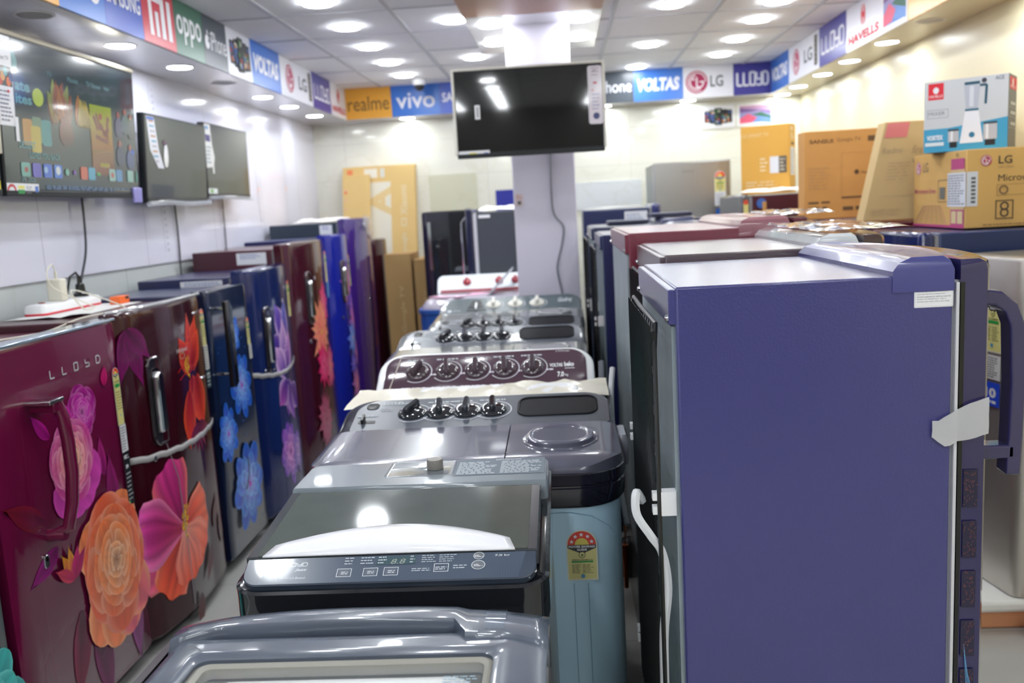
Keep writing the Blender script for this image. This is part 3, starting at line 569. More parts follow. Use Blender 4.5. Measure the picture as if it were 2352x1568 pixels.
def band(a, z0, z1, sag=0, lbl='packing tape strip'):
    rings = []; n = 20; mb = MB(); vs = []; fs = []
    for k in range(n + 1):
        u = -.004 + (a.w + .008) * k / n; dz = (z1 - z0) * k / n - sag * sin(pi * k / n) + .003 * sin(k * 2.1)
        x = a.xd + a.wf(u, 0) + .004 - (.024 if k in (0, n) else 0)
        vs += [(x, a.y0 + u, z0 + dz - .012), (x + .002, a.y0 + u, z0 + dz + .012)]
    for k in range(n): fs.append((2 * k, 2 * k + 2, 2 * k + 3, 2 * k + 1))
    o = mb.add(vs, fs).build('tape_strip', mat('silver_tape', (190, 188, 188), .25, alpha=.9, bump=.6, bscale=60), a.t); s_ = o.modifiers.new('s', 'SOLIDIFY'); s_.thickness = .001
def lockp(a, y, z, m=None):
    x = a.xd + a.wf(y - a.y0, 0); lk = framed(MB().lathe([(.012, 0), (.012, .004), (.009, .006), (.004, .006)], n=16), (x, y, z), (0, 1, 0), (0, 0, 1)).build('lock', chrome, a.t)
    framed(MB().box(-.0015, .0015, -.006, .006, 0, .0066), (x, y, z), (0, 1, 0), (0, 0, 1)).build('key_slot', blackp, lk)
def pockethandle(a, yc, z0, z1, w_=.07, gold=False):
    """recessed chrome pocket handle"""
    x = a.xd + a.wf(yc - a.y0, 0); h = z1 - z0; t = a.t
    F = lambda mb: framed(mb, (x - .003, yc, z0), (0, 1, 0), (0, 0, 1))
    b = F(lofted(-w_ * .5, w_ * .5, 0, h, (w_ * .45, .012, w_ * .3, w_ * .3), [(.004, 0), (.004, .006), (0, .010), (-.004, .010), (-.006, .0045)])).build('handle_surround', mat('gunmetal', (120, 115, 120), .15, .9), t)
    F(lofted(-w_ * .3, w_ * .3, h * .12, h * .88, w_ * .18, [(0, .004), (0, .008)])).build('handle_recess', mat('dark_recess', (20, 16, 20), .2), b)
    F(lofted(-w_ * .24, w_ * .24, h * .14, h * .84, (.012, .012, .02, .02), [(0, .006), (0, .02), (-.006, .028)])).build('handle', chrome, b)
rnd = random.Random(5)
# L0 teal flower sliver
a = fridge('dark refrigerator with turquoise petals at the lower left edge of the photo', 1.52, 2.2, 1.22, 1.2, (20, 50, 52), (16, 44, 46))
lotus(a, .50, .30, .24, (40, 170, 165), (90, 200, 190), (10, 90, 100), 5); lotus(a, .2, .8, .2, (40, 170, 165), (90, 200, 190), (10, 90, 100), 6); a.build('door_print', a.t)
# L1 roses
a = fridge('maroon refrigerator with printed orange and pink roses and a long bar handle', 2.232, 2.97, 1.25, 1.215, (92, 24, 52), (100, 16, 56)); Y = a.y0
for (yy, z, an, L_, c0, c1) in ((2.42, .72, 1.2, .2, (80, 14, 50), (120, 20, 40)), (2.47, .62, 2.1, .17, (90, 10, 70), (150, 20, 120)), (2.62, .3, 3.4, .3, (60, 10, 40), (120, 20, 90)), (2.55, .38, 3.0, .28, (60, 10, 40), (130, 15, 60)), (2.83, .6, .2, .22, (90, 10, 60), (150, 30, 110)), (2.86, .3, 3.3, .25, (80, 20, 60), (150, 60, 140)), (2.5, .95, .9, .12, (120, 10, 90), (190, 30, 150)), (2.78, .75, .2, .14, (110, 10, 80), (170, 40, 120))): leaf(a, yy - Y, z, an, L_, c0, c1)
rose(a, 2.688 - Y, .985, .088, (150, 20, 120), (205, 60, 175), (225, 110, 200), 3); leaf(a, 2.615 - Y, .96, .7, .1, (150, 20, 110), (200, 50, 160), .4); leaf(a, 2.84 - Y, 1.04, -.1, .07, (150, 10, 80), (200, 30, 110), .35)
for an in (2.6, 3.1, 3.6, 4.2): a.petal(2.60 - Y, .84, an, .17, .075, (140, 20, 110), (205, 70, 170), None, 'w', seed=an, wob=.02)
rose(a, 2.60 - Y, .855, .128, (205, 70, 150), (240, 150, 160), (252, 205, 150), 7, 1.05)
for an in (2.4, 2.9, 3.4, 3.9, .2, -.4, .8): a.petal(2.775 - Y, .43, an, .26, .1, (190, 70, 50), (240, 130, 80) if an < 3 else (215, 90, 110), (250, 170, 120), 'w', seed=an, wob=.02)
rose(a, 2.772 - Y, .46, .2, (232, 96, 60), (250, 140, 80), (255, 190, 140), 11, 1.15)
for an, c in ((.5, (225, 160, 30)), (.1, (240, 180, 50)), (-.4, (190, 40, 110)), (-.8, (160, 20, 90)), (1.0, (200, 60, 80))): a.petal(2.52 - Y, .5, an, .11, .025, (160, 20, 80), c, seed=an, shape='p')
for p in (((2.42, .8), (2.42, 1.115)), ((2.42, 1.14), (2.88, 1.14))): pass
a.frame(2.36 - Y, 2.895 - Y, .08, 1.115, .0012, (116, 40, 74))
a.build('door_print', a.t)
for i, ch in enumerate('LLOYD'):
    q = i * .067; g = Art((a.xd, 2.545, 1.12), (0, 1, 0), (0, 0, 1), eps=.002)
    lt = {'L': [(0, .024), (0, 0), (.022, 0)], 'O': [(0, 0), (0, .024), (.022, .024), (.022, 0), (0, 0)], 'Y': [(0, .024), (0, .012), (.022, .012), (.022, .024), (.022, 0), (0, 0)], 'D': [(0, 0), (0, .024), (.018, .024), (.024, .016), (.024, .008), (.018, 0), (0, 0)]}[ch]
    g.path([(q + x, z) for x, z in lt], .004, (205, 205, 210)); g.build('raised_letter', a.t, PG)
s = Art((a.xd, 2.9, 0), (0, 1, 0), (0, 0, 1), eps=.004); energy(s, .0, 1.085, .042, .2, 2); s.cut('energy_label'); s.rect(0, .042, .79, .885, (222, 222, 226)); s.lines(.004, .038, .795, .88, 9, (120, 120, 125), 3, .5, .004)
s.rect(0, .042, .60, .79, (28, 30, 32)); s.text('10', .006, .765, .014, WHITE, bold=.04); s.text('59', .01, .73, .014, WHITE, bold=.04); s.lines(.02, .04, .762, .78, 2, (200, 200, 205), 2, .4, .006); s.lines(.006, .038, .615, .72, 7, (170, 170, 175), 3, .35, .006); s.disc(.008, .612, .005, (70, 170, 90)); s.build('warranty_label', a.t)
hb = lofted(0, .05, 0, .03, .008, [(0, 0), (0, .07), (-.004, .074)]); framed(hb, (XD, 2.425, 1.04), (0, 1, 0), (0, 0, 1)).build('handle_end', mat('maroon_gloss', (104, 16, 56), .15, coat=.8), a.t)
cp = lofted(-.012, .062, 0, .012, .004, [(0, 0), (0, .078), (-.002, .08)]); framed(cp, (XD, 2.41, 1.068), (0, 1, 0), (0, 0, 1)).build('chrome_cap', chrome, a.t)
MB().tube([(XD + .06, 2.46, 1.07), (XD + .068, 2.47, 1.02), (XD + .072, 2.475, .95), (XD + .072, 2.475, .85), (XD + .066, 2.465, .76), (XD + .055, 2.45, .69), (XD + .02, 2.44, .675)], [.017, .019, .019, .019, .019, .018, .016], 12).build('handle', MATS['maroon_gloss'], a.t)
framed(MB().lathe([(.02, 0), (.018, .03), (.016, .05)], n=16), (XD, 2.44, .67), (0, 1, 0), (0, 0, 1)).build('handle_foot', MATS['maroon_gloss'], a.t)
MB().box(XD - .062, XD + .003, 2.237, 2.965, 1.243, 1.2525).build('chrome_trim', mat('blue_chrome', (190, 205, 222), .1, .9), a.t, bevel=.002)
framed(lofted(-.012, .012, -.022, .016, .008, [(0, 0), (0, .004), (-.002, .006)]), (XD, 2.402, .607), (0, 1, 0), (0, 0, 1)).build('key_tag', chrome, a.t); lockp(a, 2.405, .612)
# L2 hibiscus
a = fridge('dark wine refrigerator with big red hibiscus prints and a strip of tape', 2.975, 3.712, 1.262, 1.24, (66, 22, 36), (54, 12, 24), .045); Y = a.y0
for an, L_ in ((.5, .2), (1.1, .22), (1.6, .16)): a.petal(3.02 - Y, 1.2, an + 2.3, L_, .05, (70, 8, 50), (130, 15, 100), seed=an, shape='p')
RD, OR = (150, 14, 16), (235, 70, 30)
for u, v, an, L_, wd in ((3.52, .98, .0, .2, .035), (3.52, .98, -.45, .2, .06), (3.5, .95, 3.5, .2, .06), (3.47, .9, 2.9, .2, .05), (3.5, .97, .5, .15, .05), (3.56, .95, 3.3, .2, .07), (3.52, 1.0, -.8, .16, .05)): a.petal(u - .07 - Y, v, an, L_ * 1.15, wd * 1.15, RD, OR, (245, 95, 50), 's', seed=an * 3)
for k in range(7): a.petal(3.46 - Y, .76, 2 + k * .4, .13, .02, (70, 10, 30), (150, 25, 70), shape='p', seed=k)
stamens(a, 3.40 - Y, .96, .0, .07, 34, .02, (245, 195, 40)); a.path([(3.40 - Y, .97), (3.35 - Y, 1.01), (3.31 - Y, .99)], .004, (200, 40, 30)); a.path([(3.38 - Y, .98), (3.32 - Y, .96)], .004, (200, 40, 30))
for an, L_, wd, c0, c1 in ((1.75, .28, .12, (205, 50, 30), (215, 60, 140)), (.25, .26, .1, (110, 10, 60), (225, 60, 150)), (2.55, .24, .1, (170, 20, 20), (240, 80, 40)), (-1.5, .2, .1, (190, 40, 30), (245, 105, 60)), (-2.3, .2, .09, (235, 150, 130), (245, 90, 55)), (3.25, .2, .09, (240, 160, 150), (238, 80, 50))): a.petal(3.22 - Y, .4, an, L_ * 1.1, wd * 1.15, c0, c1, (250, 130, 110), 'f', seed=an, streak=.12, nt=9, ns=10, wob=.06)
a.petal(3.22 - Y, .4, 1.35, .3, .13, (150, 20, 60), (225, 70, 170), (255, 150, 190), 'f', seed=2, streak=.14, nt=9, ns=10)
stamens(a, 3.225 - Y, .36, .02, .12, 46, .02, (245, 200, 40))
for u, v, an in ((3.45, .25, 2.7), (3.5, .3, -.5), (3.3, .1, 3.0), (3.6, .2, .2)): leaf(a, u - Y, v, an, .16, (50, 8, 16), (110, 14, 30))
a.text('Whirlpool', 3.31 - Y, 1.06, .022, (200, 190, 185), w_=.1, bold=.02); a.ring(3.36 - Y, 1.05, .02, .024, (190, 170, 120), .5)
a.build('door_print', a.t)
s = Art((a.xd + a.wf(.7, 0), 3.655, 0), (0, 1, 0), (0, 0, 1), eps=.004); energy(s, .0, 1.2, .04, .16, 3); s.rect(0, .04, .94, 1.045, (215, 215, 205)); s.lines(.004, .036, .945, 1.04, 8, (120, 120, 120), 3, .4, .005); s.rect(0, .04, .86, .94, (60, 75, 75)); s.lines(.004, .036, .865, .93, 4, (180, 190, 185), 3, .4, .006); s.build('energy_label', a.t)
pockethandle(a, 3.145, .755, 1.08, .1); band(a, .735, .715, .02); lockp(a, 3.09, .715)
MB().tube([(XD + .037, 3.17, .75), (XD + .045, 3.22, .6), (XD + .045, 3.235, .3), (XD + .044, 3.24, .08)], .0015, 5).build('print_seam', rubber, a.t)
tp = [(XD - .05, 3.0, 1.263), (XD - .0, 3.1, 1.268), (XD + .03, 3.3, 1.268), (XD + .02, 3.5, 1.268), (XD, 3.69, 1.265)]
MB().tube(tp, .006).build('wrap_edge', mat('shiny_wrap', (230, 235, 240), .08, alpha=.6, coat=1, bump=1, bscale=30), a.t)
# L3 blue lotuses, flat glass door
a = fridge('navy refrigerator with light blue water lilies and an angular black bar handle', 3.722, 4.232, 1.268, 1.255, (40, 48, 84), (22, 34, 62), 0, -1.535); Y = a.y0
BL, LB2 = (24, 96, 205), (120, 190, 245)
for u, v, R in ((3.995, 1.04, .085), (4.03, .8, .135), (3.81, .62, .115), (4.0, .33, .19)): lotus(a, u - Y, v, R, BL, LB2, (180, 60, 180), int(u * 100), 1.15)
for k in range(30): a.disc(rnd.uniform(.05, .45), rnd.choice((.95, .7, .5, .2)) + rnd.uniform(-.1, .1), rnd.uniform(.002, .005), (70, 110, 190), n=8)
a.ring(3.9 - Y, .42, .1, .112, (70, 75, 90), a0=-1.2, a1=.4); lloyd(a, 3.88 - Y, 1.152, .1, .02, (190, 195, 205), .002)
a.build('door_print', a.t)
s = Art((a.xd, 4.165, 0), (0, 1, 0), (0, 0, 1), eps=.003); energy(s, .0, 1.1, .038, .13, 3); s.rect(0, .038, .9, .97, (215, 215, 210)); s.lines(.004, .034, .905, .965, 5, (120, 120, 120), 3, .4, .006); s.build('energy_label', a.t)
hx = a.xd + .055; t = a.t
MB().box(hx, hx + .02, 3.755, 3.785, .84, 1.22).build('handle', blackp, t, bevel=.004); MB().add([(hx + .02, 3.785, 1.225), (hx + .028, 3.80, 1.19), (hx + .028, 3.80, .86), (hx + .02, 3.785, .835), (hx + .012, 3.79, 1.225), (hx + .02, 3.806, 1.19), (hx + .02, 3.806, .86), (hx + .012, 3.79, .835)], [(0, 1, 2, 3), (4, 7, 6, 5), (0, 4, 5, 1), (1, 5, 6, 2), (2, 6, 7, 3), (3, 7, 4, 0)]).build('handle_edge', chrome, t, smooth=False)
for z in (1.19, .9): MB().tube([(a.xd, 3.77, z), (hx + .01, 3.77, z)], .006).build('handle_post', chrome, t)
# L4 lilac
a = fridge('navy refrigerator with large lilac lilies, a chrome pocket handle and tape', 4.245, 4.915, 1.318, 1.292, (40, 44, 84), (20, 34, 84), .045); Y = a.y0
a.rect(.22, a.w - .01, .1, 1.1, (36, 40, 92), 8, 8, (48, 52, 96))
for u, v, an, L_, c1 in ((4.63, .93, .5, .22, (120, 90, 200)), (4.66, .9, -.1, .24, (100, 120, 210)), (4.6, .85, 1.0, .2, (90, 60, 160)), (4.62, .78, .0, .26, (235, 190, 235)), (4.64, .76, -.5, .22, (230, 160, 225)), (4.6, .74, .6, .2, (240, 190, 240)), (4.66, .7, 2.8, .2, (120, 60, 150)), (4.64, .7, 3.4, .24, (150, 90, 190)), (4.62, .7, 2.2, .18, (180, 80, 170)), (4.7, .66, 3.9, .2, (110, 60, 170))): a.petal(u - Y, v, an, L_, .075, (70, 40, 130), c1, (245, 210, 245), 's', seed=an)
lotus(a, 4.56 - Y, .33, .14, (120, 70, 180), (230, 150, 220), (110, 30, 120), 4, 1.3); lotus(a, 4.7 - Y, .3, .1, (110, 70, 180), (200, 150, 220), (90, 40, 120), 4, 1.3)
a.disc(4.66 - Y, 1.13, .012, (190, 190, 200)); a.build('door_print', a.t)
s = Art((a.xd + a.wf(.62, 0) , 4.855, 0), (0, 1, 0), (0, 0, 1), eps=.004); energy(s, .0, 1.22, .035, .2, 3); s.build('energy_label', a.t)
pockethandle(a, 4.42, .79, 1.12, .085); band(a, .80, .785, .035); lockp(a, 4.36, .8)
# L5 pink dahlias
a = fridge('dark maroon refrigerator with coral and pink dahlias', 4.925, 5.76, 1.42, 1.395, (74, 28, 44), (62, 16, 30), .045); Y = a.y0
a.rect(.3, a.w - .02, .1, .62, (80, 70, 72), 8, 6, (60, 20, 36))  # grey haze of the floor's reflection painted low on the door, fading upward
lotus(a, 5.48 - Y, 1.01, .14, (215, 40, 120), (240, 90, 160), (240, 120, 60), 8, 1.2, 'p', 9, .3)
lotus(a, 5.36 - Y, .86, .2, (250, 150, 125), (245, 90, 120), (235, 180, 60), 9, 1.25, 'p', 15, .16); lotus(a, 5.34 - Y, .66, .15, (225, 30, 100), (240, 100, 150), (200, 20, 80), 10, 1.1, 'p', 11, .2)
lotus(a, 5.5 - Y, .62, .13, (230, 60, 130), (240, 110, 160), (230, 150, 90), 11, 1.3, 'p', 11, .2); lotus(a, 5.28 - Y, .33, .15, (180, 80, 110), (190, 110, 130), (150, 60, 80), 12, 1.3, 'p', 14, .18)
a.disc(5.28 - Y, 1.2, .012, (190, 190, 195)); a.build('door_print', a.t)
s = Art((a.xd + a.wf(.78, 0), 5.69, 0), (0, 1, 0), (0, 0, 1), eps=.004); energy(s, .0, 1.34, .04, .2, 3); s.rect(0, .04, 1.04, 1.14, (90, 150, 190)); s.build('energy_label', a.t); pockethandle(a, 5.2, .93, 1.24, .1); lockp(a, 5.16, .83)
# L6
a = fridge('royal blue refrigerator with small pink and cyan flowers', 5.77, 6.3, 1.44, 1.42, (34, 40, 96), (24, 34, 140), .045, -1.53); Y = a.y0
for u, v, R, c in ((6.02, 1.1, .14, (240, 110, 190)), (6.1, .95, .1, (120, 60, 220)), (6.12, .82, .14, (230, 100, 190)), (6.05, .72, .13, (60, 150, 240)), (6.14, .6, .1, (240, 120, 190)), (6.05, .4, .13, (230, 110, 160)), (6.0, .55, .08, (50, 60, 200))): lotus(a, u - Y, v, R, mixc(c, (60, 60, 220), .4), c, (255, 170, 190), int(v * 40), 1.2, 'p', 9, .2)
a.build('door_print', a.t); s = Art((a.xd + a.wf(.42, 0), 6.16, 0), (0, 1, 0), (0, 0, 1), eps=.004); energy(s, .0, 1.29, .038, .22, 3); s.build('energy_label', a.t); pockethandle(a, 5.96, .98, 1.26, .09); lockp(a, 5.9, .88); a.t
# L7
a = fridge('tall violet refrigerator wrapped at the top in clear plastic', 6.31, 7.1, 1.54, 1.515, (44, 56, 70), (58, 30, 112), .05, -1.52); Y = a.y0
for k in range(5): a.path([(.35 + .02 * k, .2), (.42 + .03 * k, .5), (.6 + .02 * k, .75), (.55 + .04 * k, .95), (.66, 1.2)], .008, ((90, 70, 200), (120, 80, 190), (70, 90, 220), (110, 60, 170), (60, 40, 150))[k])
for k in range(24): a.disc(rnd.uniform(.2, .75), rnd.uniform(.2, 1.2), .004, (150, 100, 220), n=7)
a.build('door_print', a.t); lockp(a, 6.62, .93)
v = []; f = []
for i in range(9):
    for j in range(9):
        u = .28 + .5 * i / 8; z = 1.55 - .25 * j / 8 * (.35 + .65 * i / 8); v.append((a.xd + a.wf(u, 0) + .012 + .012 * sin(i * 1.7 + j) * (j / 8), Y + u, z + .006 * sin(i * 2.3)))
for i in range(8):
    for j in range(8): f.append((i * 9 + j, i * 9 + j + 1, (i + 1) * 9 + j + 1, (i + 1) * 9 + j))
MB().add(v, f).build('wrap', film, a.t)
# L8
a = fridge('plain dark maroon refrigerator at the far end of the left row', 7.11, 7.56, 1.36, 1.34, (66, 26, 34), (60, 22, 32), .05, -1.51); lockp(a, 7.3, .83)
def stick(y, x0, x1, z0, z1, nm, cat='sticker'):
    pass
for r_, (yy, x0, x1, zt) in enumerate(((4.93, -1.83, -1.66, 1.385), (4.25, -1.87, -1.66, 1.285), (6.314, -1.72, -1.63, 1.505), (2.98, -1.74, -1.66, 1.225))):
    tt = [o for o in SC.objects if o.get('category') == 'refrigerator'][(5, 4, 7, 2)[r_]]
    s = Art((x0, yy + .0035, zt - .07), (1, 0, 0), (0, 0, 1), eps=.001); s.rect(0, x1 - x0, 0, .065, (222, 224, 230)); s.lines(.02, x1 - x0 - .01, .03, .06, 3, (90, 110, 170), r_, .4, .012); s.build('rating_plate', tt, PM)

# things on the near fridges
t = thing('extension_board', 'white power strip with a red edge lying on the wine refrigerator', 'power strip', (-2.0, 3.5, 1.24))
Fx = lambda mb: framed(mb, (-2.015, 3.26, 1.243), (.02, 1, 0), (-1, .02, 0))
Fx(lofted(0, .42, -.045, .045, .02, [(0, 0), (0, .008)])).build('base', mat('red_plastic', (215, 48, 66), .35), t); Fx(lofted(0, .42, -.045, .045, .02, [(0, .008), (0, .026), (-.006, .038), (-.02, .042)])).build('case', whitep, t)
Fx(MB().box(.05, .07, -.01, .01, .04, .046)).build('rocker_switch', mat('brown_switch', (150, 70, 60), .4), t, bevel=.002)
t = thing('charger', 'cream phone charger plugged into the power strip', 'charger', (-2.0, 3.43, 1.285)); MB().box(-2.035, -1.975, 3.40, 3.445, 1.284, 1.372).build('case', mat('cream_plastic', (226, 222, 206), .4), t, bevel=.006); MB().box(-2.01, -2.0, 3.42, 3.428, 1.37, 1.4).build('cable_plug', MATS['cream_plastic'], t, bevel=.002)
t = thing('plug', 'black plug in the far end of the power strip', 'plug', (-2.01, 3.6, 1.285)); MB().lathe([(.03, 0), (.03, .012), (.02, .02), (.017, .05), (.01, .056), (.008, .085)], (-2.01, 3.6, 1.285), n=14).build('body', blackp, t); MB().tube([(-2.01, 3.6, 1.365), (-2.01, 3.58, 1.385), (-2.02, 3.55, 1.37), (-2.03, 3.53, 1.3)], .005).build('lead', blackp, t)
cord('thin cream charging cable looping over the refrigerator tops', [(-2.005, 3.424, 1.4), (-2.0, 3.4, 1.43), (-1.99, 3.34, 1.4), (-1.98, 3.36, 1.34), (-1.93, 3.5, 1.26), (-1.88, 3.46, 1.252), (-1.86, 3.34, 1.255), (-1.88, 3.3, 1.33), (-1.86, 3.42, 1.3), (-1.76, 3.45, 1.247), (-1.7, 3.3, 1.247), (-1.72, 3.05, 1.246), (-1.76, 2.9, 1.222), (-1.82, 2.7, 1.222), (-1.86, 2.5, 1.225)], .0028, MATS['cream_plastic'])
t = thing('battery_pack', 'small orange box on top of the wine refrigerator', 'box', (-1.88, 3.66, 1.24)); MB().box(-1.90, -1.855, 3.615, 3.70, 1.242, 1.274).build('case', mat('orange_plastic', (240, 110, 50), .4), t, bevel=.003); MB().box(-1.854, -1.853, 3.665, 3.69, 1.26, 1.27).build('display', blackp, t)
t = thing('paper_sheet', 'crumpled white sheet beneath the power strip', 'paper', (-1.95, 3.4, 1.24)); v = []; f = []
for i in range(9):
    for j in range(7): v.append((-2.06 + .26 * j / 6, 3.14 + .56 * i / 8, 1.2415 + (.012 if i < 2 else .0) * abs(sin(j * 1.3 + i)) * (j / 6)))
for i in range(8):
    for j in range(6): f.append((i * 7 + j, i * 7 + j + 1, (i + 1) * 7 + j + 1, (i + 1) * 7 + j))
MB().add(v, f).build('sheet', mat('plain_paper', (232, 232, 230), .6), t)
t = thing('phone', 'phone in a brown edged case lying on the maroon refrigerator top', 'phone', (-1.86, 2.42, 1.22)); Fp = lambda mb: framed(mb, (-1.92, 2.36, 1.2165), (.95, .2, 0), (-.2, .95, 0))
Fp(lofted(0, .08, 0, .16, .01, [(0, 0), (0, .006)])).build('case', mat('brown_case', (140, 90, 45), .5), t); Fp(lofted(.003, .077, .003, .157, .009, [(0, .006), (0, .009)])).build('body', mat('phone_back', (120, 120, 118), .2), t)
t = thing('leaflet', 'blue and white leaflet folded on the maroon refrigerator top', 'paper', (-1.76, 2.5, 1.217)); s = Art((-1.86, 2.3, 1.2165), (1, .1, 0), (-.1, 1, 0), eps=.0006); s.rect(0, .2, 0, .34, (200, 210, 222)); s.lines(.01, .19, .02, .3, 12, (60, 80, 150), 3, .4, .02); s.build('sheet', t, PM)
# ================================================================ washing machines down the middle
smoke = mat('smoke_lid', (92, 92, 108), .2, coat=.55, var=.06); smokeg = mat('grey_smoke_lid', (124, 126, 128), .2, coat=.5, var=.06); slate = mat('slate_panel', (78, 84, 94), .28, coat=.5, var=.06)
navyrim = mat('navy_rim', (24, 24, 42), .12, coat=.9); greyrim = mat('grey_rim', (92, 96, 98), .2, coat=.5); knobm = mat('clear_black_knob', (34, 38, 46), .06, coat=1); clearp = mat('clear_plastic', (215, 225, 235), .05, alpha=.35, coat=1)
def knob(F, t, u, v, r, body, grip=None, rot=0, marks=None):
    k = F(MB().lathe([(r, 0), (r, .004), (r * .86, .010), (r * .6, .013), (r * .3, .014)], (u, v, 0), n=28)).build('knob', body, t)
    g = lofted(-r * .24, r * .24, -r * .85, r * .85, r * .22, [(0, .008), (0, .026), (-.002, .031), (-.004, .033)])
    c, s_ = cos(rot), sin(rot); g.v = [Vector((u + p.x * c - p.y * s_, v + p.x * s_ + p.y * c, p.z)) for p in g.v]
    F(g).build('grip', grip or body, k)
def slat_art(P, U, V): return Art(P, U, V, eps=.0009, step=.00004)
def semi(label, x0, x1, y0, yl, y1, zl, zb, body, rim, lid, panel, kn=4, basin=True, split=.63, knb=None, kng=None, zbody=.84, style='', group='semi-automatic washing machines in a line'):
    t = thing('washing_machine', label, 'washing machine', ((x0 + x1) / 2, (y0 + y1) / 2, 0), 0, group); W_ = x1 - x0
    lofted(x0 + .012, x1 - .012, y0 + .012, y1 - .02, (.11, .11, .05, .05), [(-.01, .03), (0, .05), (0, zbody)]).build('body', body, t)
    lofted(x0 + .03, x1 - .03, y0 + .03, y1 - .04, .06, [(0, 0), (0, .04)]).build('base', blackp, t)
    lofted(x0, x1, y0, y1 - .01, (.12, .12, .06, .06), [(-.006, zbody - .012), (0, zbody - .004), (.002, zl - .068), (-.001, zl - .066), (-.001, zl - .062), (.003, zl - .058), (.001, zl - .034), (-.01, zl - .026)]).build('rim', rim, t)
    xs = x0 + W_ * split; k = (zb - zl) * .25 / (yl - y0)
    def dome(x, y):
        f = lambda q: math.sqrt(max(0, 1 - (1 - min(1, max(0, q))) ** 2))
        return zl - .026 + .026 * f((y - y0) / .07) * f(min(x - x0, x1 - x) / .07) ** .7 + k * (y - y0)
    for nm, a0, a1, rd in (('wash_lid', x0 + .004, xs - .0015, (.11, .01, .006, .03)), ('spin_lid', xs + .0015, x1 - .004, (.01, .11, .03, .006))):
        nx_, ny_ = 30, 26; ya, yb_ = y0 + .004, yl - .002; vs = []; mb = MB()
        cs = [.5 - .5 * cos(pi * i / nx_) for i in range(nx_ + 1)]
        for j in range(ny_ + 1):
            y = ya + (yb_ - ya) * (1 - cos(pi * j / ny_)) / 2; dl = dr = 0
            if y - ya < rd[0]: dl = rd[0] - math.sqrt(max(0, rd[0] ** 2 - (rd[0] - (y - ya)) ** 2))
            if y - ya < rd[1]: dr = rd[1] - math.sqrt(max(0, rd[1] ** 2 - (rd[1] - (y - ya)) ** 2))
            for i in range(nx_ + 1): x = a0 + dl + (a1 - dr - a0 - dl) * cs[i]; vs.append((x, y, dome(x, y)))
        m_ = nx_ + 1; fs = [(j * m_ + i, j * m_ + i + 1, (j + 1) * m_ + i + 1, (j + 1) * m_ + i) for j in range(ny_) for i in range(nx_)]
        edge = list(range(m_)) + [j * m_ + nx_ for j in range(1, ny_ + 1)] + [ny_ * m_ + i for i in range(nx_ - 1, -1, -1)] + [j * m_ for j in range(ny_ - 1, 0, -1)]
        b0 = len(vs); vs += [(vs[e][0], vs[e][1], zl - .038) for e in edge]; ne = len(edge)
        fs += [(edge[k], b0 + k, b0 + (k + 1) % ne, edge[(k + 1) % ne]) for k in range(ne)]
        L_ = mb.add(vs, fs).build(nm, lid, t, angle=50)
        if nm == 'spin_lid':
            cxx = (xs + x1) / 2 - .01; cyy = y0 + (yl - y0) * .55; hw = (x1 - xs) * .3; hh = (yl - y0) * .25
            lofted(cxx - hw, cxx + hw, cyy - hh, cyy + hh, hh * .9, [(.012, lambda x, y: dome(x, y) - .003), (.008, lambda x, y: dome(x, y) + .003), (.002, lambda x, y: dome(x, y) + .001), (0, lambda x, y: dome(x, y) + .002), (-.002, lambda x, y: dome(x, y) + .012), (-.008, lambda x, y: dome(x, y) + .016), (-.018, lambda x, y: dome(x, y) + .015), (-.021, lambda x, y: dome(x, y) + .012)], n=8).build('lid_grip', lid, L_)
    # panel
    dy = y1 - yl; dz = zb - zl - .004; Ln = math.hypot(dy, dz); P = (x0 + .012, yl, zl + .004); V = (0, dy, dz)
    F = lambda mb: framed(mb, P, (1, 0, 0), V); w_ = W_ - .024; rd = (.02, .02, .085, .085)
    F(lofted(0, w_, 0, Ln, rd, [(-.0, -.05), (.004, -.02), (.003, -.006), (-.002, -.001), (-.006, 0)], n=8)).build('panel_housing', rim if style != 'white' else whitep, t)
    if style == 'white':
        F(lofted(.022, w_ - .022, .006, Ln - .012, (.01, .01, .06, .06), [(0, -.001), (0, .003), (-.002, .004)], n=8)).build('control_panel', panel, t)
    else: F(lofted(.03, w_ - .008, .004, Ln - .008, (.02, .02, .075, .075), [(0, -.001), (0, .002)], n=8)).build('control_panel', panel, t)
    z_ = .004 if style == 'white' else .002
    Pk = Vector(P) + (Vector((1, 0, 0)).cross(Vector(V).normalized())) * z_
    Fk = lambda mb: framed(mb, Pk, (1, 0, 0), V)
    a = slat_art(Pk, (1, 0, 0), V)
    if basin:
        bx0, bx1 = w_ * .66, w_ * .945
        Fk(lofted(bx0, bx1, Ln * .3, Ln * .84, .03, [(.006, 0), (.004, .003), (0, .0035), (-.002, .0008)], n=6)).build('tray', mat('dark_tray', (12, 12, 20), .4, spec=.12), t)
        us = [w_ * q for q in (.255, .36, .46, .56)][:kn]
        r = Ln * .2
    elif style == 'white': us = [w_ * q for q in (.18, .32, .455, .59, .72)]; r = Ln * .19
    else: us = [w_ * q for q in (.38, .535, .69)]; r = Ln * .2
    for i, u in enumerate(us):
        v = Ln * .52; knob(Fk, t, u, v, r, knb or knobm, kng, rot=(-.45, .1, 0, .05, 0)[i] if kn == 4 else 0)
        a.ring(u, v, r * 1.26, r * 1.34, (205, 208, 214), a0=-2.2 - .3 * (i % 2), a1=1.9); a.lines(u - r, u + r, v + r * 1.42, v + r * 1.62, 1, (190, 195, 200), i, .8, .012)
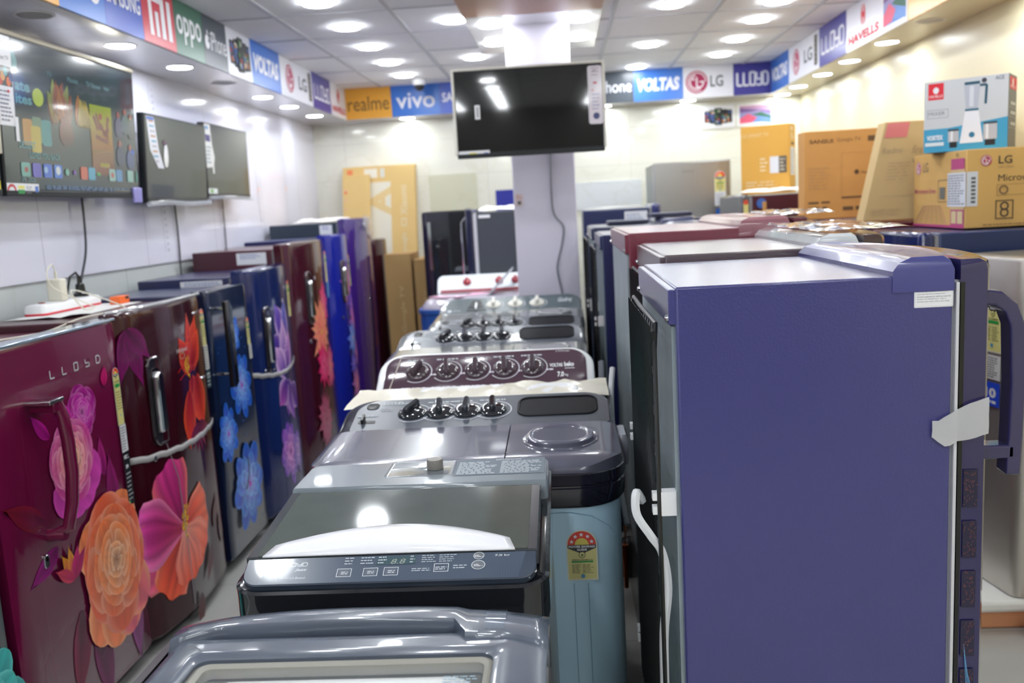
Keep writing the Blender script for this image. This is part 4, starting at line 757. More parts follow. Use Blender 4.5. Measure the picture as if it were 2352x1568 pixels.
    if basin and style == '':
        lloyd(a, w_ * .135, Ln * .8, w_ * .075, Ln * .07, (200, 205, 212)); a.lines(w_ * .13, w_ * .2, Ln * .6, Ln * .7, 2, (180, 185, 190), 2, .5, .01)
        Fk(lofted(w_ * .075, w_ * .115, Ln * .68, Ln * .86, .012, [(.003, 0), (0, .002), (-.002, .001)])).build('water_inlet', mat('inlet_dark', (14, 15, 18), .4), t)
        sl = Fk(lofted(w_ * .06, w_ * .125, Ln * .26, Ln * .34, .005, [(0, 0), (0, .001)])).build('slider_slot', MATS['inlet_dark'], t); Fk(MB().box(w_ * .073, w_ * .083, Ln * .24, Ln * .42, 0, .015)).build('slider', blackp, sl, bevel=.002)
        a.lines(w_ * .05, w_ * .14, Ln * .44, Ln * .5, 1, (180, 185, 190), 4, .5, .008)
    if style == 'white':
        for u in us: a.lines(u - r * 1.2, u + r * 1.2, Ln * .1, Ln * .16, 1, (220, 215, 225), 7, .7, .016); a.lines(u + r * 1.2, u + r * 1.9, Ln * .42, Ln * .47, 1, (220, 215, 225), 7, .7, .012)
        a.text('VOLTAS', w_ * .80, Ln * .5, Ln * .085, WHITE, w_=w_ * .06, bold=.03); a.text('beko', w_ * .868, Ln * .5, Ln * .11, WHITE, w_=w_ * .045, bold=.03); a.rect(w_ * .87, w_ * .915, Ln * .45, Ln * .462, WHITE); a.text('7.0', w_ * .835, Ln * .26, Ln * .12, WHITE, w_=w_ * .03, bold=.03); a.text('kg', w_ * .87, Ln * .26, Ln * .07, WHITE, w_=w_ * .014); a.text('A TATA Product', w_ * .83, Ln * .86, Ln * .04, WHITE, w_=w_ * .065)
        a.poly([(.04, .008), (.043, .008), (.07, Ln - .03), (.066, Ln - .03)], (190, 180, 170))
    if style == 'g':
        a.text('Godrej', w_ * .84, Ln * .45, Ln * .3, (210, 214, 218), w_=w_ * .1, bold=.01, shear=.4); a.disc(w_ * .07, Ln * .25, Ln * .06, (200, 204, 208)); a.lines(w_ * .1, w_ * .17, Ln * .22, Ln * .3, 2, (190, 194, 198), 2, .4, .01)
        Fk(MB().add([(w_ * .2, Ln * .4, 0), (w_ * .31, Ln * .4, 0), (w_ * .285, Ln * .8, 0), (w_ * .225, Ln * .8, 0), (w_ * .2, Ln * .4, .003), (w_ * .31, Ln * .4, .003), (w_ * .285, Ln * .8, .003), (w_ * .225, Ln * .8, .003)], [(0, 3, 2, 1), (4, 5, 6, 7), (0, 1, 5, 4), (1, 2, 6, 5), (2, 3, 7, 6), (3, 0, 4, 7)])).build('water_inlet', mat('inlet_dark', (14, 15, 18), .4), t); Fk(MB().box(w_ * .25, w_ * .265, Ln * .25, Ln * .6, 0, .014)).build('slider', whitep, t, bevel=.003); Fk(MB().box(w_ * .19, w_ * .33, Ln * .22, Ln * .32, 0, .002)).build('slider_slot', MATS['inlet_dark'], t)
    a.build('panel_print', t, PM)
    return t
bodyblue = mat('pale_blue_body', (198, 234, 255), .3, coat=.2); bodyblk = mat('black_body', (28, 30, 36), .3)
t = semi('grey twin tub washer with light blue body and energy label, nearest twin tub', -.665, .128, 2.06, 2.40, 2.60, .945, 1.0, bodyblue, navyrim, smoke, slate)
a = slat_art((-.25, 2.072, 0), (1, 0, 0), (0, 0, 1)); energy(a, .225, .77, .075, .128, 5); a.path([(.16, .815), (.24, .815), (.29, .805), (.33, .78), (.35, .75)], .0015, (90, 140, 172)); 
for u in (.24, .275): a.path([(u, .2), (u, .635)], .0012, (100, 152, 184))
a.build('energy_label', t)
lofted(.12, .15, 2.3, 2.42, .012, [(-.002, .86), (0, .87), (0, .93), (-.006, .94)]).build('hose_hook', mat('lid_grey', (140, 140, 150), .2, coat=.5), t)
t2 = semi('grey twin tub washer behind the one with maroon controls', -.755, .085, 3.46, 3.78, 4.0, .955, 1.02, bodyblk, greyrim, smokeg, slate)
semi('grey twin tub washer mostly hidden, second in front of the pillar', -.70, .09, 4.05, 4.32, 4.52, .95, 1.0, bodyblk, greyrim, smokeg, slate)
semi('dark green grey twin tub washer with three white knobs in front of the pillar', -.72, .10, 4.6, 4.92, 5.12, .965, 1.045, bodyblk, greyrim, smokeg, mat('green_grey_panel', (72, 84, 88), .3), kn=3, basin=False, style='g', knb=mat('ivory_knob', (214, 212, 202), .35))
t = semi('white framed twin tub washer with maroon control panel and five knobs', -.655, .095, 2.62, 2.87, 3.04, .95, 1.065, bodyblk, mat('maroon_rim', (70, 30, 44), .3), whitep, mat('maroon_panel', (78, 56, 70), .14, coat=.8), basin=False, style='white', knb=mat('maroon_knob', (72, 58, 66), .12, coat=.8))
# crumpled ivory wrap over the front of that machine
v = []; f = []; nx, ny = 30, 6; rnd = random.Random(3)
for j in range(ny + 1):
    for i in range(nx + 1):
        x = -.69 + .81 * i / nx; y_ = 2.63 + .235 * j / ny; v.append((x, y_, .966 + .008 * (j / ny) + rnd.uniform(0, .006) + (.010 if i > 17 else .0) * abs(sin(i * .7 + j))))
for j in range(ny):
    for i in range(nx): f.append((j * (nx + 1) + i, j * (nx + 1) + i + 1, (j + 1) * (nx + 1) + i + 1, (j + 1) * (nx + 1) + i))
tt = thing('plastic_wrap', 'crumpled ivory plastic sheet lying on the lid before the maroon control panel', 'plastic wrap', (-.28, 2.75, .96)); MB().add(v, f).build('sheet', mat('ivory_wrap', (226, 220, 202), .3, coat=.3, bump=.8, bscale=40), tt)
# far blue machine with translucent lid, left of the pillar
t = thing('washing_machine', 'blue twin tub washer with pink flowered clear lid standing open, left of the pillar', 'washing machine', (-.52, 5.9, 0), 0, 'semi-automatic washing machines in a line')
x0, x1 = -.95, -.12
lofted(x0 + .01, x1, 5.63, 6.13, (.1, .1, .04, .04), [(0, .03), (0, .90), (.012, .905), (.012, .93)]).build('body', mat('strong_blue', (40, 88, 168), .3), t)
lofted(x0 + .02, x1, 5.64, 6.02, (.12, .02, .02, .04), [(.004, .931), (0, .95), (-.03, .985), (-.07, 1.0)]).build('wash_lid', mat('pink_grey_lid', (186, 180, 192), .15, coat=.6), t)
F = lambda mb: framed(mb, (x0 + .09, 6.0, 1.0), (1, 0, 0), (0, .08, .12)); F(lofted(0, .74, 0, .135, (.01, .01, .04, .04), [(0, -.06), (.003, -.004), (0, 0)])).build('panel_housing', mat('cool_white', (226, 234, 238), .3), t)
F(MB().box(.02, .72, .0, .022, -.002, .004)).build('maroon_stripe', mat('maroon_stripe', (150, 60, 70), .4), t)
for u in (.2, .42, .53): knob(F, t, u, .08, .028, mat('red_knob', (165, 45, 60), .25, coat=.5))
pa = slat_art((x0 + .02, 5.66, 1.001), (1, 0, 0), (0, 1, 0))
for i in range(9): pa.petal(.1 + .045 * i, .06 + .02 * i, i * 1.1, .12, .05, (235, 150, 190), (240, 190, 215), seed=i)
pa.build('flower_print', t)
framed(lofted(0, .28, 0, .27, .02, [(0, 0), (0, .012)]), (-.53, 5.70, .97), (0, 1, 0), (.19, 0, .19)).build('spin_lid', mat('blue_edged_lid', (205, 208, 216), .2, alpha=.9), t)
# ------------------------------------------------------------ jazz style top loader
t = thing('washing_machine', 'dark top loading washer with a white lid handle and touch control panel', 'washing machine', (-.345, 1.78, 0), 0, 'top loading washing machines')
X0, X1 = -.632, -.052; zf = .885; YJ = 1.492
blkm = mat('piano_black', (24, 26, 32), .14, coat=.8, var=.1); film2 = mat('dusty_panel', (62, 72, 88), .22, coat=.6, var=.2, vscale=12)
lofted(X0 + .005, X1 - .004, 1.53, 2.045, (.03, .03, .02, .02), [(0, .03), (0, .87)]).build('body', mat('silver_side', (190, 192, 192), .3, .8), t)
zt = tilt(zf, .09, YJ)
lofted(X0, X1, YJ, 2.05, (.055, .055, .03, .03), [(-.004, .80), (.0, .82), (0, lambda x, y: zt(x, y) - .012), (.001, zt), (-.006, lambda x, y: zt(x, y) + .003), (-.012, lambda x, y: zt(x, y) + .001), (-.018, lambda x, y: zt(x, y) + .001)]).build('top_frame', blkm, t)
zq = lambda d: (lambda x, y: zt(x, y) + d + .035 * min(1, max(0, (y - 1.53) / .05)) ** .7)
zc = lambda x, y: zt(x, y) + .012 + .022 * min(1, max(0, (y - 1.53) / .03))
VC = Vector((0, .058, .028)).normalized(); PC = Vector((X0 + .018, 1.503, .8975)); 
Fc = lambda mb: framed(mb, PC, (1, 0, 0), VC); wc = X1 - X0 - .04
Fc(lofted(0, wc, 0, .064, (.03, .03, .003, .003), [(0, -.012), (0, 0), (-.002, .002)])).build('control_panel', film2, t)
a = Art(PC + Vector((1, 0, 0)).cross(VC) * .002, (1, 0, 0), VC, eps=.0005, step=.00003); H = .064
GR = (190, 198, 208)
a.poly([(wc * .06, H * .03), (wc * .94, H * .03), (wc * .965, H * .97), (wc * .085, H * .97)], (74, 86, 104))
lloyd(a, wc * .12, H * .66, wc * .1, H * .13, (215, 220, 226)); a.text('Jazz', wc * .175, H * .46, H * .12, (205, 210, 218), w_=wc * .045, bold=.02, shear=.3); a.text('A HAVELLS Brand', wc * .11, H * .2, H * .07, (195, 200, 208), w_=wc * .11, bold=.02, shear=.2)
for u in (.325, .415, .485): a.frame(wc * u, wc * (u + .05), H * .22, H * .52, .0012, (215, 220, 226)); a.rrect(wc * u + .003, wc * (u + .05) - .003, H * .25, H * .49, .004, (96, 104, 118)); a.lines(wc * u + .008, wc * (u + .05) - .006, H * .3, H * .42, 2, (220, 224, 230), 1, .4, .006)
a.frame(wc * .655, wc * .705, H * .3, H * .6, .0012, (215, 220, 226)); a.lines(wc * .66, wc * .7, H * .36, H * .5, 2, (220, 224, 230), 1, .4, .006)
a.lines(wc * .58, wc * .645, H * .33, H * .47, 2, GR, 3, .4, .008); a.lines(wc * .72, wc * .77, H * .38, H * .55, 2, GR, 3, .4, .008)
a.rect(wc * .455, wc * .59, H * .62, H * .92, (60, 84, 92)); a.text('8.8', wc * .505, H * .64, H * .18, (150, 158, 150), w_=wc * .05, shear=.2)
for u0, u1 in ((.345, .385), (.4, .45), (.46, .49), (.57, .59), (.61, .66), (.67, .73)): a.lines(wc * u0, wc * u1, H * .64, H * .95, 3 if u0 < .6 else 4, GR, int(u0 * 99), .35, .006)
for v_, r_ in ((.84, .13), (.5, .165)): a.disc(wc * .805, H * v_, H * r_ * 1.15, (110, 116, 124), H * r_); a.ring(wc * .805, H * v_, H * r_ * 1.08, H * r_ * 1.2, (215, 220, 226), .86); a.lines(wc * .79, wc * .82, H * (v_ - .06), H * (v_ + .04), 2, WHITE, 2, .4, .006)
a.text('7.0 kg', wc * .885, H * .78, H * .085, (220, 224, 230), w_=wc * .05, bold=.02, al='c')
for k in range(9): a.rect(wc * (.865 + .009 * k), wc * (.8665 + .009 * k), H * .1, H * (.6 + .0), (84, 98, 118)); a.l -= a.step
a.build('panel_print', t, PG)
# lid: smoked glass with frame, white handle
VL = Vector((0, .30, .028)).normalized(); PL_ = Vector((X0 + .012, 1.562, .9285)); NL = Vector((1, 0, 0)).cross(VL); wl = X1 - X0 - .03
Fl = lambda mb: framed(mb, PL_, (1, 0, 0), VL)
PLb = Vector((X0 + .012, 1.622, .9265)); 
lid = Fl(lofted(0, wl, 0, .302, (.004, .004, .008, .008), [(0, -.03), (0, -.003), (-.003, 0)])).build('lid', mat('lid_frame', (50, 54, 60), .2, coat=.5, var=.1), t)
Fl(lofted(.022, wl - .02, .004, .294, .004, [(0, -.002), (0, .0015)])).build('lid_glass', mat('smoked_glass', (84, 92, 88), .07, coat=.6, var=.25, vscale=7), lid)
V0 = Vector((0, .068, .012)).normalized(); P0 = Vector((X0 + .012, 1.557 + .065, .9235)) - V0 * 0
hd = MB(); n = 24; rows = []
for j in range(7):
    row = []
    for i in range(n + 1):
        q = i / n; top_ = .045 + .075 * sin(pi * q) ** .9; x = .045 + (wl - .10) * q - (.012 * (1 - j / 6)) * (1 - 2 * q) * 1; y_ = -.002 + (top_) * j / 6
        row.append((x, y_, .0035 + (.016 * sin(pi * q)) * sin(pi * (j / 6)) ** 1.2 * (1 if j < 6 else 0)))
    rows += row
hd.add(rows, [(j * (n + 1) + i, j * (n + 1) + i + 1, (j + 1) * (n + 1) + i + 1, (j + 1) * (n + 1) + i) for j in range(6) for i in range(n)])
o = Fl(hd).build('lid_handle', mat('satin_white', (238, 238, 244), .3, coat=.3), lid); s_ = o.modifiers.new('s', 'SOLIDIFY'); s_.thickness = .004; s_.offset = -1
o.data.update()
# rear deck
dk = lofted(X0 + .01, X1 - .004, 1.868, 2.048, (.006, .006, .03, .03), [(0, .90), (0, .958), (-.004, .963)]); dk.build('rear_deck', mat('deck_grey', (120, 130, 138), .25, coat=.5), t)
lofted(-.425, -.275, 1.93, 2.046, .01, [(.004, .963), (0, .9645), (-.004, .9634)]).build('inlet_well', mat('well_grey', (98, 106, 114), .25, coat=.4), t)
MB().lathe([(.019, .964), (.019, .982), (.017, .986)], (-.318, 1.985, 0), n=20).build('inlet_cap', mat('cap_grey', (130, 126, 122), .4), t); MB().box(-.36, -.34, 1.99, 2.02, .9635, .9655).build('white_tag', whitep, t)
a = Art((-.27, 1.92, .963), (1, 0, 0), (0, 1, 0), eps=.0007, step=.00005); a.rect(0, .205, 0, .125, (100, 112, 124)); a.text('SAFETY PRECAUTIONS', .12, .112, .008, WHITE, w_=.06, al='c'); a.lines(.006, .095, .008, .105, 10, (206, 212, 218), 5, .4, .012); a.lines(.105, .2, .008, .105, 11, (206, 212, 218), 8, .4, .012); a.build('safety_print', t, PM)
# ------------------------------------------------------------ nearest top loader, window lid
t = thing('washing_machine', 'nearest top loading washer with dusty blue grey frame and window in its lid', 'washing machine', (-.345, 1.12, 0), 0, 'top loading washing machines')
dusty = mat('dusty_gloss', (84, 92, 106), .24, coat=.55, var=.28, vscale=9); dusty2 = mat('dusty_grey', (96, 94, 98), .35, var=.35, vscale=16)
F0x, F1x = -.70, -.05
def crown(x, y): return .903 - .010 * max(0, (x + .36) / .31) ** 2 - .012 * max(0, (-.36 - x) / .3) ** 2
lofted(-.66, F1x - .002, .83, 1.385, .03, [(0, .03), (0, .80)]).build('body', MATS['silver_side'], t)
def ringsurf(x0, x1, y0, y1, r, ix0, ix1, iy0, iy1, ir, zf_, depth, m=6):
    O = rr(x0, x1, y0, y1, r, 0, 8); I = rr(ix0, ix1, iy0, iy1, ir, 0, 8); rings = []
    rings.append([Vector((p.x, p.y, zf_(p.x, p.y) - depth)) for p in O])
    for k in range(m + 1):
        q = k / m; rings.append([Vector((o.x + (i.x - o.x) * q, o.y + (i.y - o.y) * q, zf_(o.x + (i.x - o.x) * q, o.y + (i.y - o.y) * q) - (.004 if k in (0, m) else 0))) for o, i in zip(O, I)])
    rings.append([Vector((p.x, p.y, zf_(p.x, p.y) - depth)) for p in I])
    return MB().loft(rings, False, False)
lofted(F0x + .02, F1x, .80, 1.395, (.05, .05, .02, .02), [(-.01, .78), (0, .80), (0, .872), (-.02, .878)], top=False, bot=False).build('top_frame', dusty2, t)
# rear deck, arched
mb = MB(); n = 28; vs = []
for j in range(7):
    for i in range(n + 1):
        x = -.655 + .605 * i / n; yb = 1.412 - .022 * abs((x + .36) / .3) ** 3; yf = 1.326 - .006 * abs((x + .36) / .3) ** 2 - (.048 if x > -.2 else 0) - (.03 * max(0, (x + .12) / .07)) - (.03 * max(0, (-.59 - x) / .06)); q = j / 6
        vs.append((x, yf + (yb - yf) * q, crown(x, 1.3) + .012 * sin(pi * q) ** .6 - .012 * q - (.02 if j in (0, 6) else 0)))
mb.add(vs, [(j * (n + 1) + i, j * (n + 1) + i + 1, (j + 1) * (n + 1) + i + 1, (j + 1) * (n + 1) + i) for j in range(6) for i in range(n)]); o = mb.build('rear_deck', dusty, t); s_ = o.modifiers.new('s', 'SOLIDIFY'); s_.thickness = .012; s_.offset = -1
ld = ringsurf(-.645, -.052, .80, 1.32, (.05, .05, .01, .01), -.585, -.13, .84, 1.245, .02, crown, .03); ld = ld.build('lid', dusty, t)
ringsurf(-.585, -.13, .84, 1.245, .02, -.568, -.143, .85, 1.228, .012, lambda x, y: crown(x, y) - .006, .02, 2).build('window_seal', mat('pale_seal', (150, 148, 140), .4), ld)
lofted(-.58, -.135, .845, 1.24, .015, [(0, .883), (0, .886)]).build('lid_window', mat('clear_window', (205, 212, 215), .04, alpha=.1, coat=.6), ld)
a = Art((-.20, 1.165, .8868), (1, 0, 0), (0, 1, 0), eps=.0005); a.lines(0, .05, 0, .03, 4, (150, 175, 190), 3, .4, .01); a.build('window_print', ld, PM)
lofted(-.60, -.11, .83, 1.22, .02, [(0, .80), (0, .872)], bot=True, top=False).build('tub_opening', mat('opening_grey', (120, 116, 110), .5, var=.2), t)
lofted(-.562, -.148, .80, 1.212, (.05, .05, .05, .05), [(-.02, .80), (0, .83), (0, .872), (-.006, .879), (-.02, .8815)]).build('inner_packing', mat('white_packing', (240, 240, 240), .4, bump=.5, bscale=12), t)
MB().add([(-.70, 1.02, .862), (-.645, 1.02, .868), (-.62, 1.39, .868), (-.675, 1.385, .86), (-.70, 1.02, .83), (-.645, 1.02, .83), (-.62, 1.39, .83), (-.675, 1.385, .83)], [(0, 3, 2, 1), (4, 5, 6, 7), (0, 1, 5, 4), (1, 2, 6, 5), (2, 3, 7, 6), (3, 0, 4, 7)]).build('side_flange', dusty2, t, bevel=.004)
MB().add([(x, 1.287 + (1.4 - 1.287) * j / 6, crown(x, 1.3) + .0135 * sin(pi * j / 6) ** .6 - .012 * j / 6 + .0012 - (.018 if j in (0, 6) else 0) * .6) for j in range(7) for x in (-.15, -.118)], [(2 * j, 2 * j + 1, 2 * j + 3, 2 * j + 2) for j in range(6)]).build('tape_strip', mat('glossy_tape', (150, 165, 185), .06, alpha=.35, coat=1), t, bevel=.002)
# ================================================================ refrigerators with their backs to the aisle
def condenser(t, xb, y0, y1, z0, z1, m=None, n=26):
    mb = MB(); x = xb - .03; k = 0; zz = z0; pts = []
    rows = 13
    for i in range(rows):
        z = z0 + (z1 - z0) * i / (rows - 1); a_, b_ = (y0, y1) if i % 2 == 0 else (y1, y0); pts += [(x, a_, z), (x, b_, z)]
    o = t
    MB().tube(pts, .0035, 6).build('condenser_tube', wire, t)
    for i in range(n): y = y0 + .012 + (y1 - y0 - .024) * i / (n - 1); mb.tube([(x - .005, y, z0 - .01), (x - .005, y, z1 + .01)], .0012, 4)
    for i in range(n // 2): y = y0 + .02 + (y1 - y0 - .04) * i / (n // 2 - 1); mb.tube([(x + .005, y, z0 - .01), (x + .005, y, z1 + .01)], .0012, 4)
    mb.build('condenser_wires', wire, t)
    fr = [(x, y0 - .008, z0), (x, y0 - .008, z1 - .03), (x + .006, y0 + .02, z1 + .012), (x, (y0 + y1) / 2, z1 + .018), (x + .006, y1 - .02, z1 + .012), (x, y1 + .008, z1 - .03), (x, y1 + .008, z0)]
    MB().tube(fr, .0045, 6).build('condenser_frame', wire, t)
    for z in (z0 + .08, (z0 + z1) / 2 + .14):
        for y in (y0 + .0, y1 - .0):
            c = MB().box(x + .003, xb, y - .012, y + .012, z - .022, z + .022).box(x - .012, x + .004, y - .009, y + .009, z + .006, z + .02).box(x - .012, x + .004, y - .009, y + .009, z - .02, z - .006); c.build('condenser_clip', whitep, t)
def backfridge(label, x0, x1, y0, y1, h, col, top=None, cond=True, rail=True, hr=.0085, cover=None, doorc=None, dm=None, xd=.06, lift=.028, xr=None, wrapm=None):
    t = thing('refrigerator', label, 'refrigerator', ((x0 + x1) / 2, (y0 + y1) / 2, 0), 0, 'refrigerators standing with their backs to the washing machines')
    m = mat('textured_steel_%d_%d_%d' % col, col, .3, coat=.8, bump=.5, bscale=230)
    y0 += .004; y1 -= .004
    MB().box(x0 + .012, x1, y0, y1, .05, h).build('body', m, t, bevel=.004)
    MB().box(x0 + .006, x0 + .013, y0 + .022, y1 - .022, .08, h - .07).build('back_sheet', galv, t)
    MB().box(x0, x0 + .014, y0 + .004, y1 - .004, h - .065, h - .004).build('back_rail', m, t, bevel=.002)
    for y in (y0 + .02, y1 - .02): framed(MB().lathe([(.007, 0), (.006, .004), (.002, .006)], n=10), (x0 - .0, y, h - .055), (0, -1, 0), (0, 0, 1)).build('rail_screw', chrome, t)
    MB().box(x0 + .03, x1 - .03, y0 + .02, y1 - .02, 0, .05).build('base', blackp, t)
    if cond: condenser(t, x0 + .006, y0 + .03, y1 - .05, .42, h - .08)
    # compressor bay
    MB().box(x0 + .004, x0 + .012, y0 + .03, y1 - .03, .06, .36).build('compressor_bay', blackp, t)
    MB().lathe([(.02, .09), (.036, .10), (.04, .16), (.036, .22), (.02, .25), (.01, .255)], (x0, (y0 + y1) / 2 + .05, 0), n=18).build('compressor', wire, t)
    MB().tube([(x0 - .03, y0 + .12, .2), (x0 - .03, y0 + .12, .36)], [.008, .012], 10).build('filter_drier', copper, t); MB().tube([(x0 - .03, y0 + .12, .36), (x0 - .028, y0 + .1, .42), (x0 - .026, y0 + .14, .46)], .003).build('copper_pipe', copper, t)
    # front
    yc = (y0 + y1) / 2; d = MB(); n = 20; hw = (y1 - y0) / 2; pl = []
    xg = x1 + .012
    MB().box(x1, xg, y0 + .008, y1 - .008, .07, h - .012).build('gasket', rubber, t)
    bul = .055
    for i in range(n + 1):
        y = y0 + (y1 - y0) * i / n; e = min(y - y0, y1 - y); rc = .006; x = xg + xd + bul * (1 - ((y - yc) / hw) ** 2) - (rc - math.sqrt(max(0, rc * rc - max(0, rc - e) ** 2)) if e < rc else 0); pl.append((x, y))
    base = [(xg, y0)] + pl + [(xg, y1)]; rings = []
    for z, ins in ((.07, .006), (.08, 0), (h + .006, 0), (h + .018, .003), (h + .023, .012)): rings.append([Vector((max(xg, x - ins), yc + (y - yc) * (1 - ins), z)) for x, y in base])
    D = MB().loft(rings).build('door', dm or mat('gloss_navy_door', (38, 34, 84), .12, coat=.9), t)
    # hinge cover
    if cover:
        c0, c1, m_ = cover; cb = MB(); rings = []
        for z, ins in ((h - .028, 0), (h + .008, 0), (h + .022, .012), (h + .03, .035), (h + .028, .06)):
            R = []
            for i in range(13): y = y0 - .002 + (y1 - y0 + .004) * i / 12; yy = yc + (y - yc) * (1 - ins * 1.2); R.append((c0 + ins, yy))
            for i in range(13): y = y1 + .002 - (y1 - y0 + .004) * i / 12; yy = yc + (y - yc) * (1 - ins * 1.2); R.append((c1 + .0 + bul * (1 - ((y - yc) / hw) ** 2) - ins * .4, yy))
            rings.append([Vector((x, y, z)) for x, y in R])
        cb.loft(rings).build('hinge_cover', m_, t, angle=30)
    return t, D
NV = (60, 60, 120)
t, D = backfridge('violet navy refrigerator in the right foreground with an information sticker and curved handle', .176, .650, 1.525, 2.13, 1.4, NV, cover=(.55, .652, mat('navy_cover', (68, 70, 132), .25, coat=.4)), xd=.05)
a = Art((.586, 1.529, 1.345), (1, 0, 0), (0, 0, 1), eps=.0008, step=.00005); a.rrect(0, .064, 0, .047, .002, (232, 232, 236)); a.frame(.0015, .0625, .0015, .0455, .0003, (150, 150, 155)); a.rect(.0015, .0625, .0345, .0348, (150, 150, 155)); a.text('USEFUL INFORMATION', .032, .0378, .0036, (60, 62, 70), w_=.05, al='c', bold=.01)
for i, s in enumerate(('During high humidity conditions,', 'you may observe condensation', 'on the external as well as internal', 'surface of refrigerator. This is', 'normal. Just wipe with a dry cloth.')): a.text(s, .0045, .0255 - i * .0042, .0024, (90, 92, 100), w_=(.05, .046, .055, .048, .054)[i])
a.build('information_sticker', t, PM)
x = .704
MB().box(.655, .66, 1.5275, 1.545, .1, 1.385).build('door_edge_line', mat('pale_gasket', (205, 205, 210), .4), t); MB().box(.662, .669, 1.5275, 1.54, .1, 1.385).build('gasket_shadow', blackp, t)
hp = [(.72, 1.60, 1.352), (.75, 1.60, 1.348), (.772, 1.60, 1.33), (.783, 1.60, 1.30), (.787, 1.60, 1.2), (.785, 1.60, 1.1), (.782, 1.60, 1.03)]
for nm, pts, mm in (('handle', hp, mat('handle_navy', (52, 48, 92), .15, coat=.8)),):
    rings = []
    for i, p in enumerate(pts):
        p = Vector(p); q = Vector(pts[min(i + 1, len(pts) - 1)]) - Vector(pts[max(0, i - 1)]); q.normalize(); nr = Vector((q.z, 0, -q.x)); wd = .013; rings.append([p + nr * wd + Vector((0, -.02, 0)), p - nr * wd + Vector((0, -.02, 0)), p - nr * wd + Vector((0, .02, 0)), p + nr * wd + Vector((0, .02, 0))])
    MB().loft(rings).build(nm, mm, t, bevel=.004)
MB().box(.70, .784, 1.58, 1.62, 1.06, 1.085).build('handle_foot', MATS['handle_navy'], t, bevel=.004)
MB().box(.7, .7065, 1.528, 1.5285, .1, 1.385)
# decorative strip on the door edge
a = Art((.672, 1.5275, 0), (1, 0, 0), (0, 0, 1), eps=.001, step=.00005); rnd = random.Random(11)
for k in range(6):
    zz = 1.06 - .092 * k; a.rect(.0, .024, zz - .068, zz, (30, 26, 56)); L_ = a.l
    for q in range(34): u = rnd.uniform(.002, .022); v_ = zz - rnd.uniform(.004, .064); an = rnd.uniform(0, 3.1); a.line((u, v_), (u + .004 * cos(an), v_ + .006 * sin(an)), .0009, (104, 58, 62)); a.l = L_ + .00001
for k in range(7): a.path([(.006 + .0012 * k, .74 - .01 * k), (.011 + .0015 * k, .66), (.018 + .0012 * k, .58)], .0006, (90, 150, 200))
a.build('edge_print', t)
# tape over the door edge
v = []; f = []; rnd = random.Random(2)
for i in range(10):
    for j in range(5):
        q = i / 9; xx = .616 + .094 * q; zc_ = 1.128 + .028 * q; hh = .016 + .016 * min(1, q * 1.6); v.append((xx, 1.5235 - rnd.uniform(0, .003), zc_ + hh * (j / 2 - 1) + (.01 * rnd.random() if i == 0 else 0) - (.008 if (i in (2, 3) and j == 0) else 0)))
for i in range(9):
    for j in range(4): f.append((i * 5 + j, i * 5 + j + 1, (i + 1) * 5 + j + 1, (i + 1) * 5 + j))
o = MB().add(v, f).build('tape_strip', tape, t)
# white drain hose behind
cord('white hose hanging down behind the violet navy refrigerator', [(.125, 1.60, 1.0), (.113, 1.58, 1.022), (.112, 1.57, .985), (.135, 1.56, .947), (.155, 1.56, .913), (.163, 1.56, .846), (.154, 1.56, .761), (.152, 1.56, .659), (.15, 1.56, .4), (.15, 1.57, .12)], .0085, mat('hose_white', (222, 224, 228), .35), 'hose')
cord('white hose hanging behind the brown edged refrigerator', [(.14, 2.8, 1.03), (.13, 2.75, .95), (.13, 2.7, .8), (.14, 2.6, .7), (.15, 2.5, .62)], .0085, MATS['hose_white'], 'hose')
cord('grey hose hanging behind the maroon refrigerator', [(.12, 3.2, .98), (.115, 3.1, .85), (.12, 3.05, .6), (.13, 3.0, .3)], .01, MATS['grey_cable'], 'hose')
lidw = mat('wrapped_cover', (205, 210, 214), .12, coat=1, bump=1, bscale=18, var=.1)
t, D = backfridge('brown edged refrigerator with silver wrapped hinge cover behind the violet navy one', .232, .70, 2.16, 2.84, 1.416, (92, 78, 84), cover=(.60, .70, lidw), dm=mat('brown_door', (70, 50, 52), .15, coat=.8), xd=.05)
def crumple(label, x0, x1, y0, y1, z, amp, m, seed, nx=14, ny=12, hang=0):
    r_ = random.Random(seed); v = []; f = []
    for j in range(ny + 1):
        for i in range(nx + 1):
            e = min(i, nx - i, j, ny - j); v.append((x0 + (x1 - x0) * i / nx + r_.uniform(-.01, .01), y0 + (y1 - y0) * j / ny + r_.uniform(-.01, .01), z + .002 + amp * (.25 + .35 * r_.random() + .3 * (1 + sin(i * .9 + seed) * cos(j * .8))) * (1 if e > 0 else .3)))
    for j in range(ny):
        for i in range(nx): f.append((j * (nx + 1) + i, j * (nx + 1) + i + 1, (j + 1) * (nx + 1) + i + 1, (j + 1) * (nx + 1) + i))
    t_ = thing('plastic_wrap', label, 'plastic wrap', ((x0 + x1) / 2, (y0 + y1) / 2, z)); MB().add(v, f).build('sheet', m, t_); return t_
wrapw = mat('bright_wrap', (228, 232, 236), .1, alpha=.75, coat=1, bump=.8, bscale=30)
crumple('crumpled clear wrap on the hinge cover of the brown edged refrigerator', .62, .84, 2.2, 2.80, 1.449, .012, wrapw, 4)
t, D = backfridge('maroon refrigerator in the right row, third from the camera', .20, .72, 2.88, 3.72, 1.447, (122, 40, 62), cond=False, cover=(.56, .72, mat('maroon_cover', (150, 96, 108), .25, coat=.5)), dm=mat('maroon_door', (96, 34, 50), .15, coat=.8), xd=.05)
crumple('crumpled clear wrap over the front of the maroon refrigerator in the right row', .74, .90, 3.0, 3.6, 1.473, .014, wrapw, 5)
